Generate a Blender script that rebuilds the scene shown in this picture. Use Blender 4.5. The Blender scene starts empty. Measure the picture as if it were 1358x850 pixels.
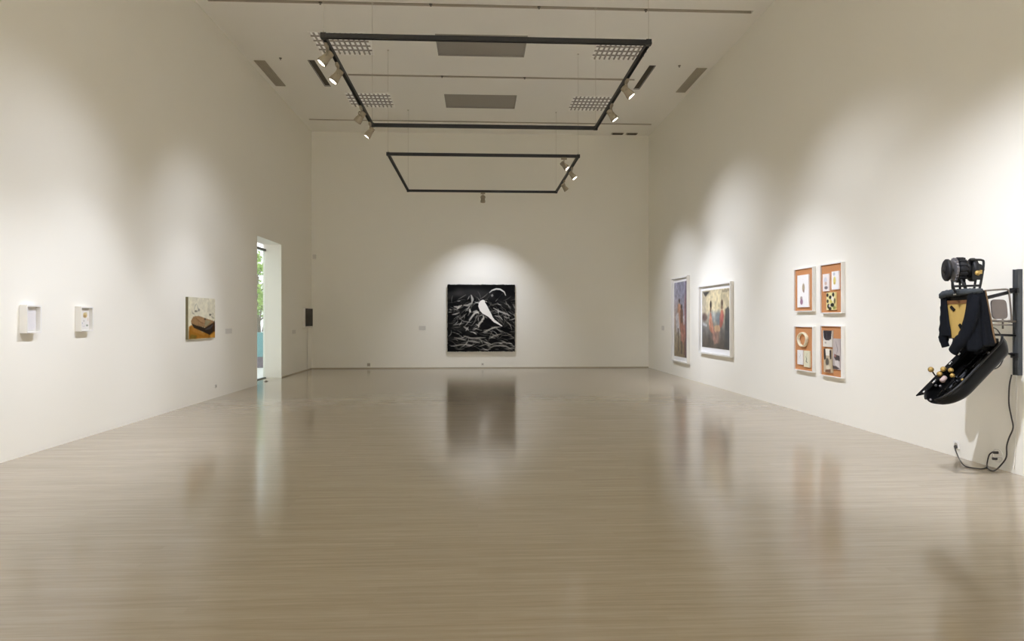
import bpy, bmesh, math, random
import numpy as np
from mathutils import Vector, Matrix, noise as mnoise

SC = bpy.context.scene
COL = SC.collection
rnd = random.Random(7)
PI = math.pi

# ------------------------------------------------------------------ room numbers (metres)
EYE = 1.5
L, R, B, H = -4.94, 5.18, 20.42, 7.05        # left wall, right wall, back wall, ceiling
FRONT = -6.5                                  # wall behind the camera
FOC = 900.0
PHI = math.atan(45 / 900.0)
CP, SP_ = math.cos(PHI), math.sin(PHI)


def at(px, py, Y):
    """point of the place that lies on the plane y=Y and shows at photo pixel (px,py)"""
    a = (px - 679) / FOC
    b = (422 - py) / FOC
    t = Y / (CP - SP_ * a)
    return Vector((t * (CP * a + SP_), Y, EYE + t * b))


def s2l(c):
    return tuple(((v / 12.92) if v <= 0.04045 else ((v + 0.055) / 1.055) ** 2.4) for v in c)


def rgb(r, g, b):
    return s2l((r / 255, g / 255, b / 255))


# ------------------------------------------------------------------ materials
def mat(name, col, rough=0.6, metal=0.0, spec=0.5, emit=None, estr=0.0, coat=0.0):
    m = bpy.data.materials.new(name)
    m.use_nodes = True
    p = m.node_tree.nodes['Principled BSDF']
    p.inputs['Base Color'].default_value = (*col, 1)
    p.inputs['Roughness'].default_value = rough
    p.inputs['Metallic'].default_value = metal
    p.inputs['Specular IOR Level'].default_value = spec
    p.inputs['Coat Weight'].default_value = coat
    if emit:
        p.inputs['Emission Color'].default_value = (*emit, 1)
        p.inputs['Emission Strength'].default_value = estr
    return m


def noisy(name, c1, c2, scale=8.0, rough=0.6, bump=0.0, stretch=(1, 1, 1), spec=0.5, metal=0.0, bscale=None):
    m = mat(name, c1, rough, metal, spec)
    nt = m.node_tree
    p = nt.nodes['Principled BSDF']
    tc = nt.nodes.new('ShaderNodeTexCoord')
    mp = nt.nodes.new('ShaderNodeMapping')
    mp.inputs['Scale'].default_value = stretch
    nz = nt.nodes.new('ShaderNodeTexNoise')
    nz.inputs['Scale'].default_value = scale
    nz.inputs['Detail'].default_value = 4
    mx = nt.nodes.new('ShaderNodeMix')
    mx.data_type = 'RGBA'
    mx.inputs['A'].default_value = (*c1, 1)
    mx.inputs['B'].default_value = (*c2, 1)
    nt.links.new(tc.outputs['Object'], mp.inputs['Vector'])
    nt.links.new(mp.outputs['Vector'], nz.inputs['Vector'])
    nt.links.new(nz.outputs['Fac'], mx.inputs['Factor'])
    nt.links.new(mx.outputs['Result'], p.inputs['Base Color'])
    if bump:
        b = nt.nodes.new('ShaderNodeBump')
        b.inputs['Strength'].default_value = bump
        b.inputs['Distance'].default_value = 0.01
        n2 = nt.nodes.new('ShaderNodeTexNoise')
        n2.inputs['Scale'].default_value = bscale or scale * 4
        nt.links.new(mp.outputs['Vector'], n2.inputs['Vector'])
        nt.links.new(n2.outputs['Fac'], b.inputs['Height'])
        nt.links.new(b.outputs['Normal'], p.inputs['Normal'])
    return m


WALLC = (0.88, 0.85, 0.757)
M = {}
M['wall'] = noisy('wall_paint', WALLC, tuple(v * 0.985 for v in WALLC), 1.2, 0.75, 0.05, spec=0.25, bscale=60)
M['ceiling'] = noisy('ceiling_paint', (0.92, 0.895, 0.83), (0.905, 0.88, 0.815), 1.0, 0.8, 0.0, spec=0.2)
M['white'] = noisy('white_lacquer', (0.84, 0.82, 0.77), (0.82, 0.80, 0.75), 5, 0.45)
M['paper'] = noisy('paper', (0.86, 0.85, 0.83), (0.84, 0.83, 0.81), 5, 0.8)
M['white_plastic'] = mat('white_plastic', (0.74, 0.71, 0.64), 0.5)
M['label_card'] = mat('label_card', (0.70, 0.67, 0.60), 0.7)
M['gap_shade'] = mat('shadow_gap_tone', (0.42, 0.37, 0.28), 0.7)
M['black_metal'] = noisy('black_metal', (0.008, 0.008, 0.008), (0.014, 0.0135, 0.013), 12, 0.45, spec=0.3)
M['track'] = noisy('track_paint', (0.009, 0.009, 0.008), (0.015, 0.0145, 0.013), 12, 0.5)
M['steel_post'] = noisy('steel_post', (0.04, 0.043, 0.045), (0.06, 0.065, 0.066), 20, 0.4)
M['tube_grey'] = mat('tube_grey', (0.20, 0.17, 0.14), 0.4, 0.3)
M['lamp_body'] = noisy('lamp_body', (0.34, 0.29, 0.20), (0.31, 0.26, 0.18), 12, 0.5)
M['lens'] = mat('lamp_lens', (0.9, 0.88, 0.8), 0.3, emit=(1.0, 0.97, 0.9), estr=22)
M['cable'] = mat('steel_cable', (0.58, 0.54, 0.46), 0.6)
M['grey_panel'] = noisy('grey_panel', (0.36, 0.335, 0.29), (0.34, 0.315, 0.27), 6, 0.7)
M['louvre'] = mat('louvre_white', (0.90, 0.89, 0.86), 0.35)
M['diffuser'] = mat('lit_diffuser', (0.8, 0.78, 0.72), 0.6, emit=(1.0, 0.93, 0.84), estr=0.2)
M['louvre_shade'] = mat('louvre_shade', (0.34, 0.31, 0.26), 0.6)  # grey puts the shade on the white blades into their colour
M['dark_cavity'] = mat('dark_cavity', (0.075, 0.06, 0.042), 0.8)
M['groove_shade'] = mat('groove_shade', (0.52, 0.47, 0.38), 0.8)
M['tan_grille'] = mat('tan_grille', (0.43, 0.385, 0.30), 0.6)
M['sprinkler'] = mat('sprinkler_metal', (0.17, 0.15, 0.12), 0.5, 0.4)
M['glossy_black'] = noisy('glossy_black', (0.004, 0.004, 0.004), (0.006, 0.006, 0.006), 6, 0.3, spec=0.18)
M['rubber'] = noisy('rubber', (0.007, 0.007, 0.008), (0.012, 0.012, 0.013), 30, 0.55, spec=0.3)
M['jacket'] = noisy('jacket_cloth', (0.004, 0.005, 0.007), (0.009, 0.010, 0.013), 40, 0.92, 0.3, spec=0.15)
M['collar'] = noisy('collar_cloth', (0.045, 0.052, 0.055), (0.075, 0.082, 0.085), 40, 0.9, 0.4, spec=0.2)
M['mustard'] = noisy('mustard_board', rgb(196, 164, 92), rgb(178, 146, 78), 14, 0.55)
M['canvas_side'] = noisy('canvas_side', rgb(128, 120, 88), rgb(104, 98, 70), 20, .7)
M['wood_trim'] = noisy('wood_trim', rgb(120, 92, 58), rgb(90, 68, 42), 20, 0.6)
M['brown_strip'] = mat('brown_strip', rgb(110, 72, 36), 0.6)
M['brass'] = noisy('brass', rgb(190, 160, 90), rgb(160, 128, 66), 14, 0.35, metal=0.35)
M['chrome'] = mat('chrome', (0.75, 0.76, 0.78), 0.18, 1.0)
M['silver_worn'] = noisy('silver_worn', (0.32, 0.31, 0.31), (0.10, 0.09, 0.10), 34, 0.4, metal=0.6)
M['pink_plastic'] = mat('pink_plastic', rgb(186, 164, 156), 0.5)
M['back_panel_grey'] = noisy('back_panel_grey', rgb(122, 112, 106), rgb(112, 103, 97), 10, 0.7)
M['cord'] = mat('cord_grey', (0.055, 0.05, 0.045), 0.5)
M['screen'] = mat('screen_glass', (0.03, 0.027, 0.022), 0.5, spec=0.15)
M['asphalt'] = noisy('paving', (0.80, 0.80, 0.80), (0.72, 0.72, 0.72), 3, 0.8)
M['teal'] = noisy('teal_paint', rgb(92, 160, 168), rgb(80, 145, 155), 5, 0.6)
M['plum'] = mat('plum_base', rgb(88, 72, 96), 0.6)
M['leaf'] = noisy('leaf', (0.20, 0.42, 0.05), (0.46, 0.60, 0.10), 1.3, 0.6)
M['bark'] = noisy('bark', (0.10, 0.07, 0.05), (0.16, 0.11, 0.08), 9, 0.9, 0.4)
M['door_metal'] = mat('door_metal', (0.02, 0.022, 0.022), 0.4)
M['cork'] = noisy('cork', rgb(206, 146, 94), rgb(188, 126, 78), 60, 0.85, 0.3)


def glass_mat():
    m = bpy.data.materials.new('door_glass')
    m.use_nodes = True
    nt = m.node_tree
    nt.nodes.clear()
    out = nt.nodes.new('ShaderNodeOutputMaterial')
    mx = nt.nodes.new('ShaderNodeMixShader')
    tr = nt.nodes.new('ShaderNodeBsdfTransparent')
    tr.inputs[0].default_value = (0.95, 0.98, 0.96, 1)
    gl = nt.nodes.new('ShaderNodeBsdfGlossy')
    gl.inputs['Roughness'].default_value = 0.02
    lw = nt.nodes.new('ShaderNodeLayerWeight')
    lw.inputs['Blend'].default_value = 0.5
    pw = nt.nodes.new('ShaderNodeMath')
    pw.operation = 'POWER'
    pw.inputs[1].default_value = 5
    nt.links.new(lw.outputs['Facing'], pw.inputs[0])
    fr = nt.nodes.new('ShaderNodeMath')
    fr.operation = 'MULTIPLY_ADD'
    fr.inputs[1].default_value = 0.9
    fr.inputs[2].default_value = 0.04
    nt.links.new(pw.outputs[0], fr.inputs[0])
    nt.links.new(fr.outputs[0], mx.inputs[0])
    nt.links.new(tr.outputs[0], mx.inputs[1])
    nt.links.new(gl.outputs[0], mx.inputs[2])
    nt.links.new(mx.outputs[0], out.inputs[0])
    return m


M['glass'] = glass_mat()


def floor_mat():
    m = mat('oak_floor', (0.4, 0.34, 0.25), 0.2)
    nt = m.node_tree
    N = nt.nodes.new
    p = nt.nodes['Principled BSDF']
    tc = N('ShaderNodeTexCoord')
    br = N('ShaderNodeTexBrick')
    br.offset = 0.37
    br.inputs['Scale'].default_value = 1.0
    br.inputs['Mortar Size'].default_value = 0.0008
    br.inputs['Brick Width'].default_value = 1.5
    br.inputs['Row Height'].default_value = 0.075
    br.inputs['Color1'].default_value = (0, 0, 0, 1)
    br.inputs['Color2'].default_value = (1, 1, 1, 1)
    br.inputs['Mortar'].default_value = (0.2, 0.2, 0.2, 1)
    nt.links.new(tc.outputs['Object'], br.inputs['Vector'])
    mp = N('ShaderNodeMapping')
    mp.inputs['Scale'].default_value = (0.55, 14, 1)
    nz = N('ShaderNodeTexNoise')
    nz.inputs['Scale'].default_value = 2.2
    nz.inputs['Detail'].default_value = 6
    nz.inputs['Roughness'].default_value = 0.62
    nt.links.new(tc.outputs['Object'], mp.inputs['Vector'])
    nt.links.new(mp.outputs['Vector'], nz.inputs['Vector'])
    mp2 = N('ShaderNodeMapping')
    mp2.inputs['Scale'].default_value = (2.5, 70, 1)
    nz2 = N('ShaderNodeTexNoise')
    nz2.inputs['Scale'].default_value = 2.0
    nz2.inputs['Detail'].default_value = 3
    nt.links.new(tc.outputs['Object'], mp2.inputs['Vector'])
    nt.links.new(mp2.outputs['Vector'], nz2.inputs['Vector'])
    rp = N('ShaderNodeValToRGB')
    e = rp.color_ramp.elements
    e[0].position = 0.28
    e[0].color = (*FLOOR_DARK, 1)
    e[1].position = 0.72
    e[1].color = (*FLOOR_LIGHT, 1)
    mix = N('ShaderNodeMath')
    mix.operation = 'MULTIPLY_ADD'
    mix.inputs[1].default_value = 0.10
    nt.links.new(br.outputs['Color'], mix.inputs[0])
    ad = N('ShaderNodeMath')
    ad.operation = 'MULTIPLY_ADD'
    ad.inputs[1].default_value = 0.35
    nt.links.new(nz2.outputs['Fac'], ad.inputs[0])
    sc = N('ShaderNodeMath')
    sc.operation = 'MULTIPLY_ADD'
    sc.inputs[1].default_value = 0.75
    sc.inputs[2].default_value = -0.16
    nt.links.new(nz.outputs['Fac'], sc.inputs[0])
    nt.links.new(sc.outputs[0], ad.inputs[2])
    nt.links.new(ad.outputs[0], mix.inputs[2])
    nt.links.new(mix.outputs[0], rp.inputs['Fac'])
    nt.links.new(rp.outputs['Color'], p.inputs['Base Color'])
    p.inputs['Roughness'].default_value = 0.145
    p.inputs['Specular IOR Level'].default_value = 0.55
    bp = N('ShaderNodeBump')
    bp.inputs['Strength'].default_value = 0.03
    bp.inputs['Distance'].default_value = 0.002
    nt.links.new(nz.outputs['Fac'], bp.inputs['Height'])
    nt.links.new(bp.outputs['Normal'], p.inputs['Normal'])
    return m


FLOOR_DARK = (0.35, 0.29, 0.205)
FLOOR_LIGHT = (0.47, 0.405, 0.31)
M['floor'] = floor_mat()


def paint_mat(name, rough=0.6):
    m = mat(name, (1, 1, 1), rough)
    nt = m.node_tree
    a = nt.nodes.new('ShaderNodeAttribute')
    a.attribute_name = 'paint'
    nt.links.new(a.outputs['Color'], nt.nodes['Principled BSDF'].inputs['Base Color'])
    return m


M['paint'] = paint_mat('painted_canvas', 0.85)
M['paint'].node_tree.nodes['Principled BSDF'].inputs['Specular IOR Level'].default_value = 0.15
M['print'] = paint_mat('photo_print', 0.4)


# ------------------------------------------------------------------ object helpers
def tag(o, label=None, cat=None, group=None, kind=None):
    if label:
        o['label'] = label
    if cat:
        o['category'] = cat
    if group:
        o['group'] = group
    if kind:
        o['kind'] = kind
    return o


def thing(name, loc, label, cat, group=None):
    o = bpy.data.objects.new(name, None)
    o.empty_display_size = 0.1
    o.location = loc
    COL.objects.link(o)
    return tag(o, label, cat, group)


def wloc(o):
    v = Vector((0, 0, 0))
    while o is not None:
        v += Vector(o.location)
        o = o.parent
    return v


def link_mesh(name, me, mt, parent=None, origin=None):
    """mesh given in world coordinates -> object under parent (translation only)"""
    o = bpy.data.objects.new(name, me)
    if mt is not None:
        me.materials.append(mt)
    base = wloc(parent) if parent is not None else Vector((0, 0, 0))
    org = Vector(origin) if origin is not None else base
    me.transform(Matrix.Translation(-org))
    o.location = org - base
    if parent is not None:
        o.parent = parent
    COL.objects.link(o)
    return o


class MB:
    def __init__(self):
        self.bm = bmesh.new()

    def box(self, x0, x1, y0, y1, z0, z1, bevel=0.0, rot=None, pivot=None):
        r = bmesh.ops.create_cube(self.bm, size=1.0)
        vs = r['verts']
        for v in vs:
            v.co = Vector(((x0 + x1) / 2 + v.co.x * (x1 - x0), (y0 + y1) / 2 + v.co.y * (y1 - y0),
                           (z0 + z1) / 2 + v.co.z * (z1 - z0)))
        if bevel:
            es = list({e for v in vs for e in v.link_edges})
            g = bmesh.ops.bevel(self.bm, geom=es, offset=bevel, segments=2, affect='EDGES', profile=0.6)
            vs = list({v for f in g['faces'] for v in f.verts} | {v for v in vs if v.is_valid})
        if rot is not None:
            pv = Vector(pivot) if pivot is not None else Vector(((x0 + x1) / 2, (y0 + y1) / 2, (z0 + z1) / 2))
            for v in vs:
                v.co = pv + rot @ (v.co - pv)
        return self

    def quad(self, pts):
        vs = [self.bm.verts.new(p) for p in pts]
        self.bm.faces.new(vs)
        return self

    def tube(self, pts, r, n=10, closed=False, caps=True, rr=None, flat=None):
        """round bar along a polyline; rr = per-point radius"""
        pts = [Vector(p) for p in pts]
        m = len(pts)
        rings = []
        up = None
        for i, p in enumerate(pts):
            if closed:
                t = (pts[(i + 1) % m] - pts[i - 1])
            else:
                t = pts[min(i + 1, m - 1)] - pts[max(i - 1, 0)]
            t.normalize()
            if up is None:
                up = Vector((0, 0, 1)) if abs(t.z) < 0.9 else Vector((1, 0, 0))
            a = up - t * up.dot(t)
            if a.length < 1e-4:
                a = Vector((1, 0, 0)) - t * t.x
            a.normalize()
            up = a
            b = t.cross(a)
            q = rr[i] if rr else r
            ring = []
            for k in range(n):
                w = 2 * PI * k / n
                fa, fb = (q, q) if not flat else (q * flat[0], q * flat[1])
                ring.append(self.bm.verts.new(p + a * math.cos(w) * fa + b * math.sin(w) * fb))
            rings.append(ring)
        for i in range(m if closed else m - 1):
            r0, r1 = rings[i], rings[(i + 1) % m]
            for k in range(n):
                f = self.bm.faces.new((r0[k], r0[(k + 1) % n], r1[(k + 1) % n], r1[k]))
                f.smooth = True
        if caps and not closed:
            self.bm.faces.new(list(reversed(rings[0])))
            self.bm.faces.new(rings[-1])
        return self

    def lathe(self, prof, origin, axis, n=24):
        """prof: list of (s along axis, radius)"""
        ax = Vector(axis).normalized()
        u = ax.orthogonal().normalized()
        w = ax.cross(u)
        o = Vector(origin)
        rings = []
        for s, r in prof:
            rings.append([self.bm.verts.new(o + ax * s + (u * math.cos(2 * PI * k / n) + w * math.sin(2 * PI * k / n)) * max(r, 1e-4))
                          for k in range(n)])
        for a, b in zip(rings[:-1], rings[1:]):
            for k in range(n):
                f = self.bm.faces.new((a[k], a[(k + 1) % n], b[(k + 1) % n], b[k]))
                f.smooth = True
        self.bm.faces.new(list(reversed(rings[0])))
        self.bm.faces.new(rings[-1])
        return self

    def ball(self, c, r, sub=2):
        g = bmesh.ops.create_icosphere(self.bm, subdivisions=sub, radius=r, matrix=Matrix.Translation(Vector(c)))
        for f in {f for v in g['verts'] for f in v.link_faces}:
            f.smooth = True
        return self

    def sheet(self, rows, th=0.006, closed=False):
        """grid of points -> thin solid cloth"""
        g = [[self.bm.verts.new(p) for p in r] for r in rows]
        fs = []
        for i in range(len(g) - 1):
            for j in range(len(g[0]) - 1):
                f = self.bm.faces.new((g[i][j], g[i][j + 1], g[i + 1][j + 1], g[i + 1][j]))
                f.smooth = True
                fs.append(f)
        bmesh.ops.recalc_face_normals(self.bm, faces=fs)
        bmesh.ops.solidify(self.bm, geom=fs, thickness=th)
        return self

    def build(self, name, mt, parent=None, origin=None):
        bmesh.ops.recalc_face_normals(self.bm, faces=self.bm.faces[:])
        me = bpy.data.meshes.new(name)
        self.bm.to_mesh(me)
        self.bm.free()
        return link_mesh(name, me, mt, parent, origin)


def copy_tree(o, parent=None):
    c = o.copy()
    COL.objects.link(c)
    if parent is not None:
        c.parent = parent
    for ch in list(o.children):
        if ch.type != 'LIGHT':
            copy_tree(ch, c)
    return c


def smooth(pts, n=6):
    """Catmull-Rom through points"""
    P = [Vector(p) for p in pts]
    out = []
    for i in range(len(P) - 1):
        p0, p1, p2, p3 = P[max(i - 1, 0)], P[i], P[i + 1], P[min(i + 2, len(P) - 1)]
        for k in range(n):
            t = k / n
            out.append(0.5 * ((2 * p1) + (p2 - p0) * t + (2 * p0 - 5 * p1 + 4 * p2 - p3) * t * t + (3 * p1 - p0 - 3 * p2 + p3) * t ** 3))
    out.append(P[-1])
    return out


# ------------------------------------------------------------------ the room
def struct(o, label=None):
    o['kind'] = 'structure'
    if label:
        o['label'] = label
    return o


m = MB()
m.box(L - 0.5, R + 0.3, FRONT - 0.3, B + 0.3, -0.2, 0.0)
struct(m.build('floor', M['floor']), 'glossy pale oak plank floor of the gallery')

DY0, DY1, DZ = 15.46, 17.33, 3.35             # door opening in the left wall
TH = 0.45
m = MB()
m.box(L - TH, L, FRONT - 0.3, DY0, 0, H + 0.3)
m.box(L - TH, L, DY1, B + 0.3, 0, H + 0.3)
m.box(L - TH, L, DY0, DY1, DZ, H + 0.3)
struct(m.build('wall_left', M['wall']), 'white left wall with a tall doorway')
m = MB()
m.box(R, R + 0.3, FRONT - 0.3, B + 0.3, 0, H + 0.3)
struct(m.build('wall_right', M['wall']), 'white right wall with framed works')
m = MB()
m.box(L, R, B, B + 0.3, 0, H + 0.3)
struct(m.build('wall_back', M['wall']), 'white end wall behind the bird painting')
m = MB()
m.box(L, R, FRONT - 0.3, FRONT, 0, H + 0.3)
struct(m.build('wall_front', M['wall']), 'white wall opposite the end wall')

m = MB()
m.box(L, R, B - 0.008, B, 0.0, 0.028)  # dark strip painted in place of the shaded gap under the wall
struct(m.build('shadow_gap_back', M['gap_shade']), 'thin strip painted as the shadow gap of the end wall')
m = MB()
m.box(L, L + 0.008, DY1 + 0.02, B - 0.008, 0.0, 0.024)  # same painted shadow gap, beside the doorway
struct(m.build('shadow_gap_left', M['gap_shade']), 'thin strip painted as a shadow gap beside the doorway')

# ceiling with recesses
GROOVES = [(-4.72, 4.97, y - 0.058, y + 0.058) for y in (-5.4, -1.9, 1.6, 5.1, 8.58, 12.08, 19.22)] + [(-2.97, 3.65, 15.582, 15.698)]
PANELS = [(-0.84, 0.975, 13.30, 14.40), (-0.84, 0.965, 16.87, 17.95)]
GRILLES = [(-3.31, -2.17, 13.32, 14.45), (2.39, 3.53, 13.33, 14.46), (-3.31, -2.17, 16.88, 18.02), (2.37, 3.49, 16.85, 18.03)]
SLOTS = [(-3.65, -3.53, 14.80, 16.42), (3.77, 3.89, 14.74, 16.26)]
WIDES = [(-4.82, -4.585, 14.86, 16.45), (4.84, 5.075, 14.82, 16.42)]
holes = [(h_, 0.24) for h_ in GROOVES] + [(h_, 0.055) for h_ in PANELS] + [(h_, 0.12) for h_ in GRILLES] + [(h_, 0.15) for h_ in SLOTS]
xs = sorted({L, R, *[v for h_, d in holes for v in h_[:2]]})
ys = sorted({FRONT, B, *[v for h_, d in holes for v in h_[2:]]})
m = MB()
vcache = {}


def cv(x, y, z=H):
    k = (round(x, 4), round(y, 4), round(z, 4))
    if k not in vcache:
        vcache[k] = m.bm.verts.new((x, y, z))
    return vcache[k]


for i in range(len(xs) - 1):
    for j in range(len(ys) - 1):
        cx, cy = (xs[i] + xs[i + 1]) / 2, (ys[j] + ys[j + 1]) / 2
        hole = None
        for h_, d in holes:
            if h_[0] < cx < h_[1] and h_[2] < cy < h_[3]:
                hole = (h_, d)
        if hole is None:
            m.bm.faces.new((cv(xs[i], ys[j]), cv(xs[i], ys[j + 1]), cv(xs[i + 1], ys[j + 1]), cv(xs[i + 1], ys[j])))
for (x0, x1, y0, y1), d in holes:
    z1 = H + d
    m.quad([(x0, y0, H), (x1, y0, H), (x1, y0, z1), (x0, y0, z1)])
    m.quad([(x1, y1, H), (x0, y1, H), (x0, y1, z1), (x1, y1, z1)])
    m.quad([(x0, y1, H), (x0, y0, H), (x0, y0, z1), (x0, y1, z1)])
    m.quad([(x1, y0, H), (x1, y1, H), (x1, y1, z1), (x1, y0, z1)])
    m.quad([(x0, y0, z1), (x1, y0, z1), (x1, y1, z1), (x0, y1, z1)])
m.box(L - 0.4, R + 0.3, FRONT - 0.3, B + 0.3, H + 0.29, H + 0.4)
struct(m.build('ceiling', M['ceiling']), 'pale ceiling with three cross grooves')

for i, (x0, x1, y0, y1) in enumerate(GROOVES):  # liners added so their colour darkens the grooves like shade
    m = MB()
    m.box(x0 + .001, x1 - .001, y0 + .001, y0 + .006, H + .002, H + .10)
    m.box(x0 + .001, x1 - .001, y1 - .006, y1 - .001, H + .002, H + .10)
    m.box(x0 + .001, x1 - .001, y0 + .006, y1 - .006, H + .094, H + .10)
    struct(m.build('shade_liner_%d' % (i + 1), M['groove_shade']), 'tan liner painting the shade in a ceiling groove')

# grey inset panels
for i, (x0, x1, y0, y1) in enumerate(PANELS):
    t = thing('ceiling_panel', ((x0 + x1) / 2, (y0 + y1) / 2, H),
              ['grey recessed ceiling panel seen through the big front lighting frame',
               'grey recessed ceiling panel nearer the end wall'][i], 'ceiling panel', 'grey ceiling panels')
    m = MB().box(x0 + .004, x1 - .004, y0 + .004, y1 - .004, H + 0.02, H + 0.052)
    m.build('infill_panel', M['grey_panel'], t)
    m = MB()
    for a in ((x0, x1, y0, y0 + .02), (x0, x1, y1 - .02, y1), (x0, x0 + .02, y0 + .02, y1 - .02), (x1 - .02, x1, y0 + .02, y1 - .02)):
        m.box(*a, H - 0.004, H + 0.019)
    m.build('frame', M['grey_panel'], t)

# egg-crate ceiling lights
GL = ['egg-crate ceiling light behind the left corner of the front lighting frame',
      'egg-crate ceiling light behind the right corner of the front lighting frame',
      'egg-crate ceiling light on the left, nearer the end wall',
      'egg-crate ceiling light on the right, nearer the end wall']
for i, (x0, x1, y0, y1) in enumerate(GRILLES):
    t = thing('ceiling_light', ((x0 + x1) / 2, (y0 + y1) / 2, H), 'white ' + GL[i], 'ceiling light', 'egg-crate ceiling lights')
    MB().box(x0 + .003, x1 - .003, y0 + .003, y1 - .003, H + 0.09, H + 0.115).build('housing', M['tan_grille'], t)
    m = MB()
    for a in ((x0, x1, y0, y0 + .02), (x0, x1, y1 - .02, y1), (x0, x0 + .02, y0 + .02, y1 - .02), (x1 - .02, x1, y0 + .02, y1 - .02)):
        m.box(*a, H - 0.006, H + 0.03)
    m.build('frame', M['ceiling'], t)
    m = MB()
    nc, nr = 11, 5
    for k in range(1, nc):
        x = x0 + (x1 - x0) * k / nc
        m.box(x - .016, x + .016, y0 + .02, y1 - .02, H - 0.002, H + 0.022)
    for k in range(1, nr):
        y = y0 + (y1 - y0) * k / nr
        m.box(x0 + .02, x1 - .02, y - .012, y + .012, H - 0.0025, H + 0.0225)
    m.build('louvre', M['louvre_shade'], t)
    MB().box(x0 + .021, x1 - .021, y0 + .021, y1 - .021, H + 0.05, H + 0.056).build('diffuser', M['diffuser'], t)

# air slots
for i, (x0, x1, y0, y1) in enumerate(SLOTS):
    t = thing('air_vent', ((x0 + x1) / 2, (y0 + y1) / 2, H),
              ['narrow dark air slot in the ceiling beside the left lighting track',
               'narrow dark air slot in the ceiling beside the right lighting track'][i], 'air vent', 'dark air slots')
    MB().box(x0 + .002, x1 - .002, y0 + .002, y1 - .002, H + 0.01, H + 0.145).build('duct', M['dark_cavity'], t)
    m = MB()
    for a in ((x0 - .012, x1 + .012, y0 - .012, y0), (x0 - .012, x1 + .012, y1, y1 + .012), (x0 - .012, x0, y0, y1), (x1, x1 + .012, y0, y1)):
        m.box(*a, H - 0.005, H - 0.0005)
    m.build('frame', M['dark_cavity'], t)
for i, (x0, x1, y0, y1) in enumerate(WIDES):
    t = thing('air_vent', ((x0 + x1) / 2, (y0 + y1) / 2, H),
              ['wide tan air grille in the ceiling along the left wall',
               'wide tan air grille in the ceiling along the right wall'][i], 'air vent', 'tan air grilles')
    MB().box(x0, x1, y0, y1, H - 0.012, H - 0.0005).build('grille_plate', M['tan_grille'], t)
    m = MB()
    for k in range(5):
        x = x0 + (x1 - x0) * (k + .5) / 5
        m.box(x - .012, x + .012, y0 + .02, y1 - .02, H - 0.022, H - 0.012)
    m.build('slats', M['tan_grille'], t)
t = thing('air_vent', (4.38, 20.2, H), 'small pair of dark slots in the ceiling corner by the end wall', 'air vent')
m = MB()
m.box(4.00, 4.36, 20.12, 20.27, H - 0.02, H - 0.0005, .004)
m.box(4.44, 4.78, 20.12, 20.27, H - 0.02, H - 0.0005, .004)
m.build('frame', M['tan_grille'], t)
m = MB()
m.box(4.03, 4.33, 20.10, 20.24, H - 0.035, H - 0.02, .004)
m.box(4.47, 4.75, 20.10, 20.24, H - 0.035, H - 0.02, .004)
m.build('slot', M['dark_cavity'], t)

# sprinklers
spr = None
SPRK = [(-4.21, 14.707, 'on the ceiling beside the left tan air grille'), (4.418, 14.708, 'on the ceiling beside the right tan air grille'),
        (-2.77, 12.08, 'in the nearest ceiling groove, left end'), (-0.835, 12.05, 'in the nearest ceiling groove, left of the grey panels'),
        (1.085, 12.06, 'in the nearest ceiling groove, right of the grey panels'),
        (3.015, 12.08, 'in the nearest ceiling groove, right end'),
        (-0.826, 15.62, 'in the middle ceiling groove, left of centre'), (1.074, 15.62, 'in the middle ceiling groove, right of centre')]
for i, (x, y, w) in enumerate(SPRK):
    if spr is None:
        spr = thing('ceiling_sprinkler', (x, y, H), '', 'sprinkler', 'ceiling sprinkler heads')
        MB().lathe([(.002, .03), (-.008, .03), (-.01, .014), (-.018, .011)], (x, y, H), (0, 0, 1), 16).build('cup', M['sprinkler'], spr)
        MB().lathe([(-.018, .006), (-.032, .006), (-.033, .018), (-.036, .018)], (x, y, H), (0, 0, 1), 12).build('deflector', M['sprinkler'], spr)
        o = spr
    else:
        o = copy_tree(spr)
        o.location = (x, y, H)
    o['label'] = 'small dark sprinkler head ' + w

# ------------------------------------------------------------------ suspended lighting frames
FX0, FX1, FZ = -1.86, 2.10, 4.90
FR = [(-3.9, -0.05, 'added black rectangular lighting frame, unseen behind the camera'),  # first frame is added and unseen, carries ambient fill spots
      (2.2, 6.05, 'black rectangular lighting frame overhead, before the big front frame', ),
      (8.28, 12.05, 'big front black rectangular lighting frame hanging from the ceiling'),
      (14.16, 18.2, 'smaller looking black rectangular lighting frame hanging near the end wall')]


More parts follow.
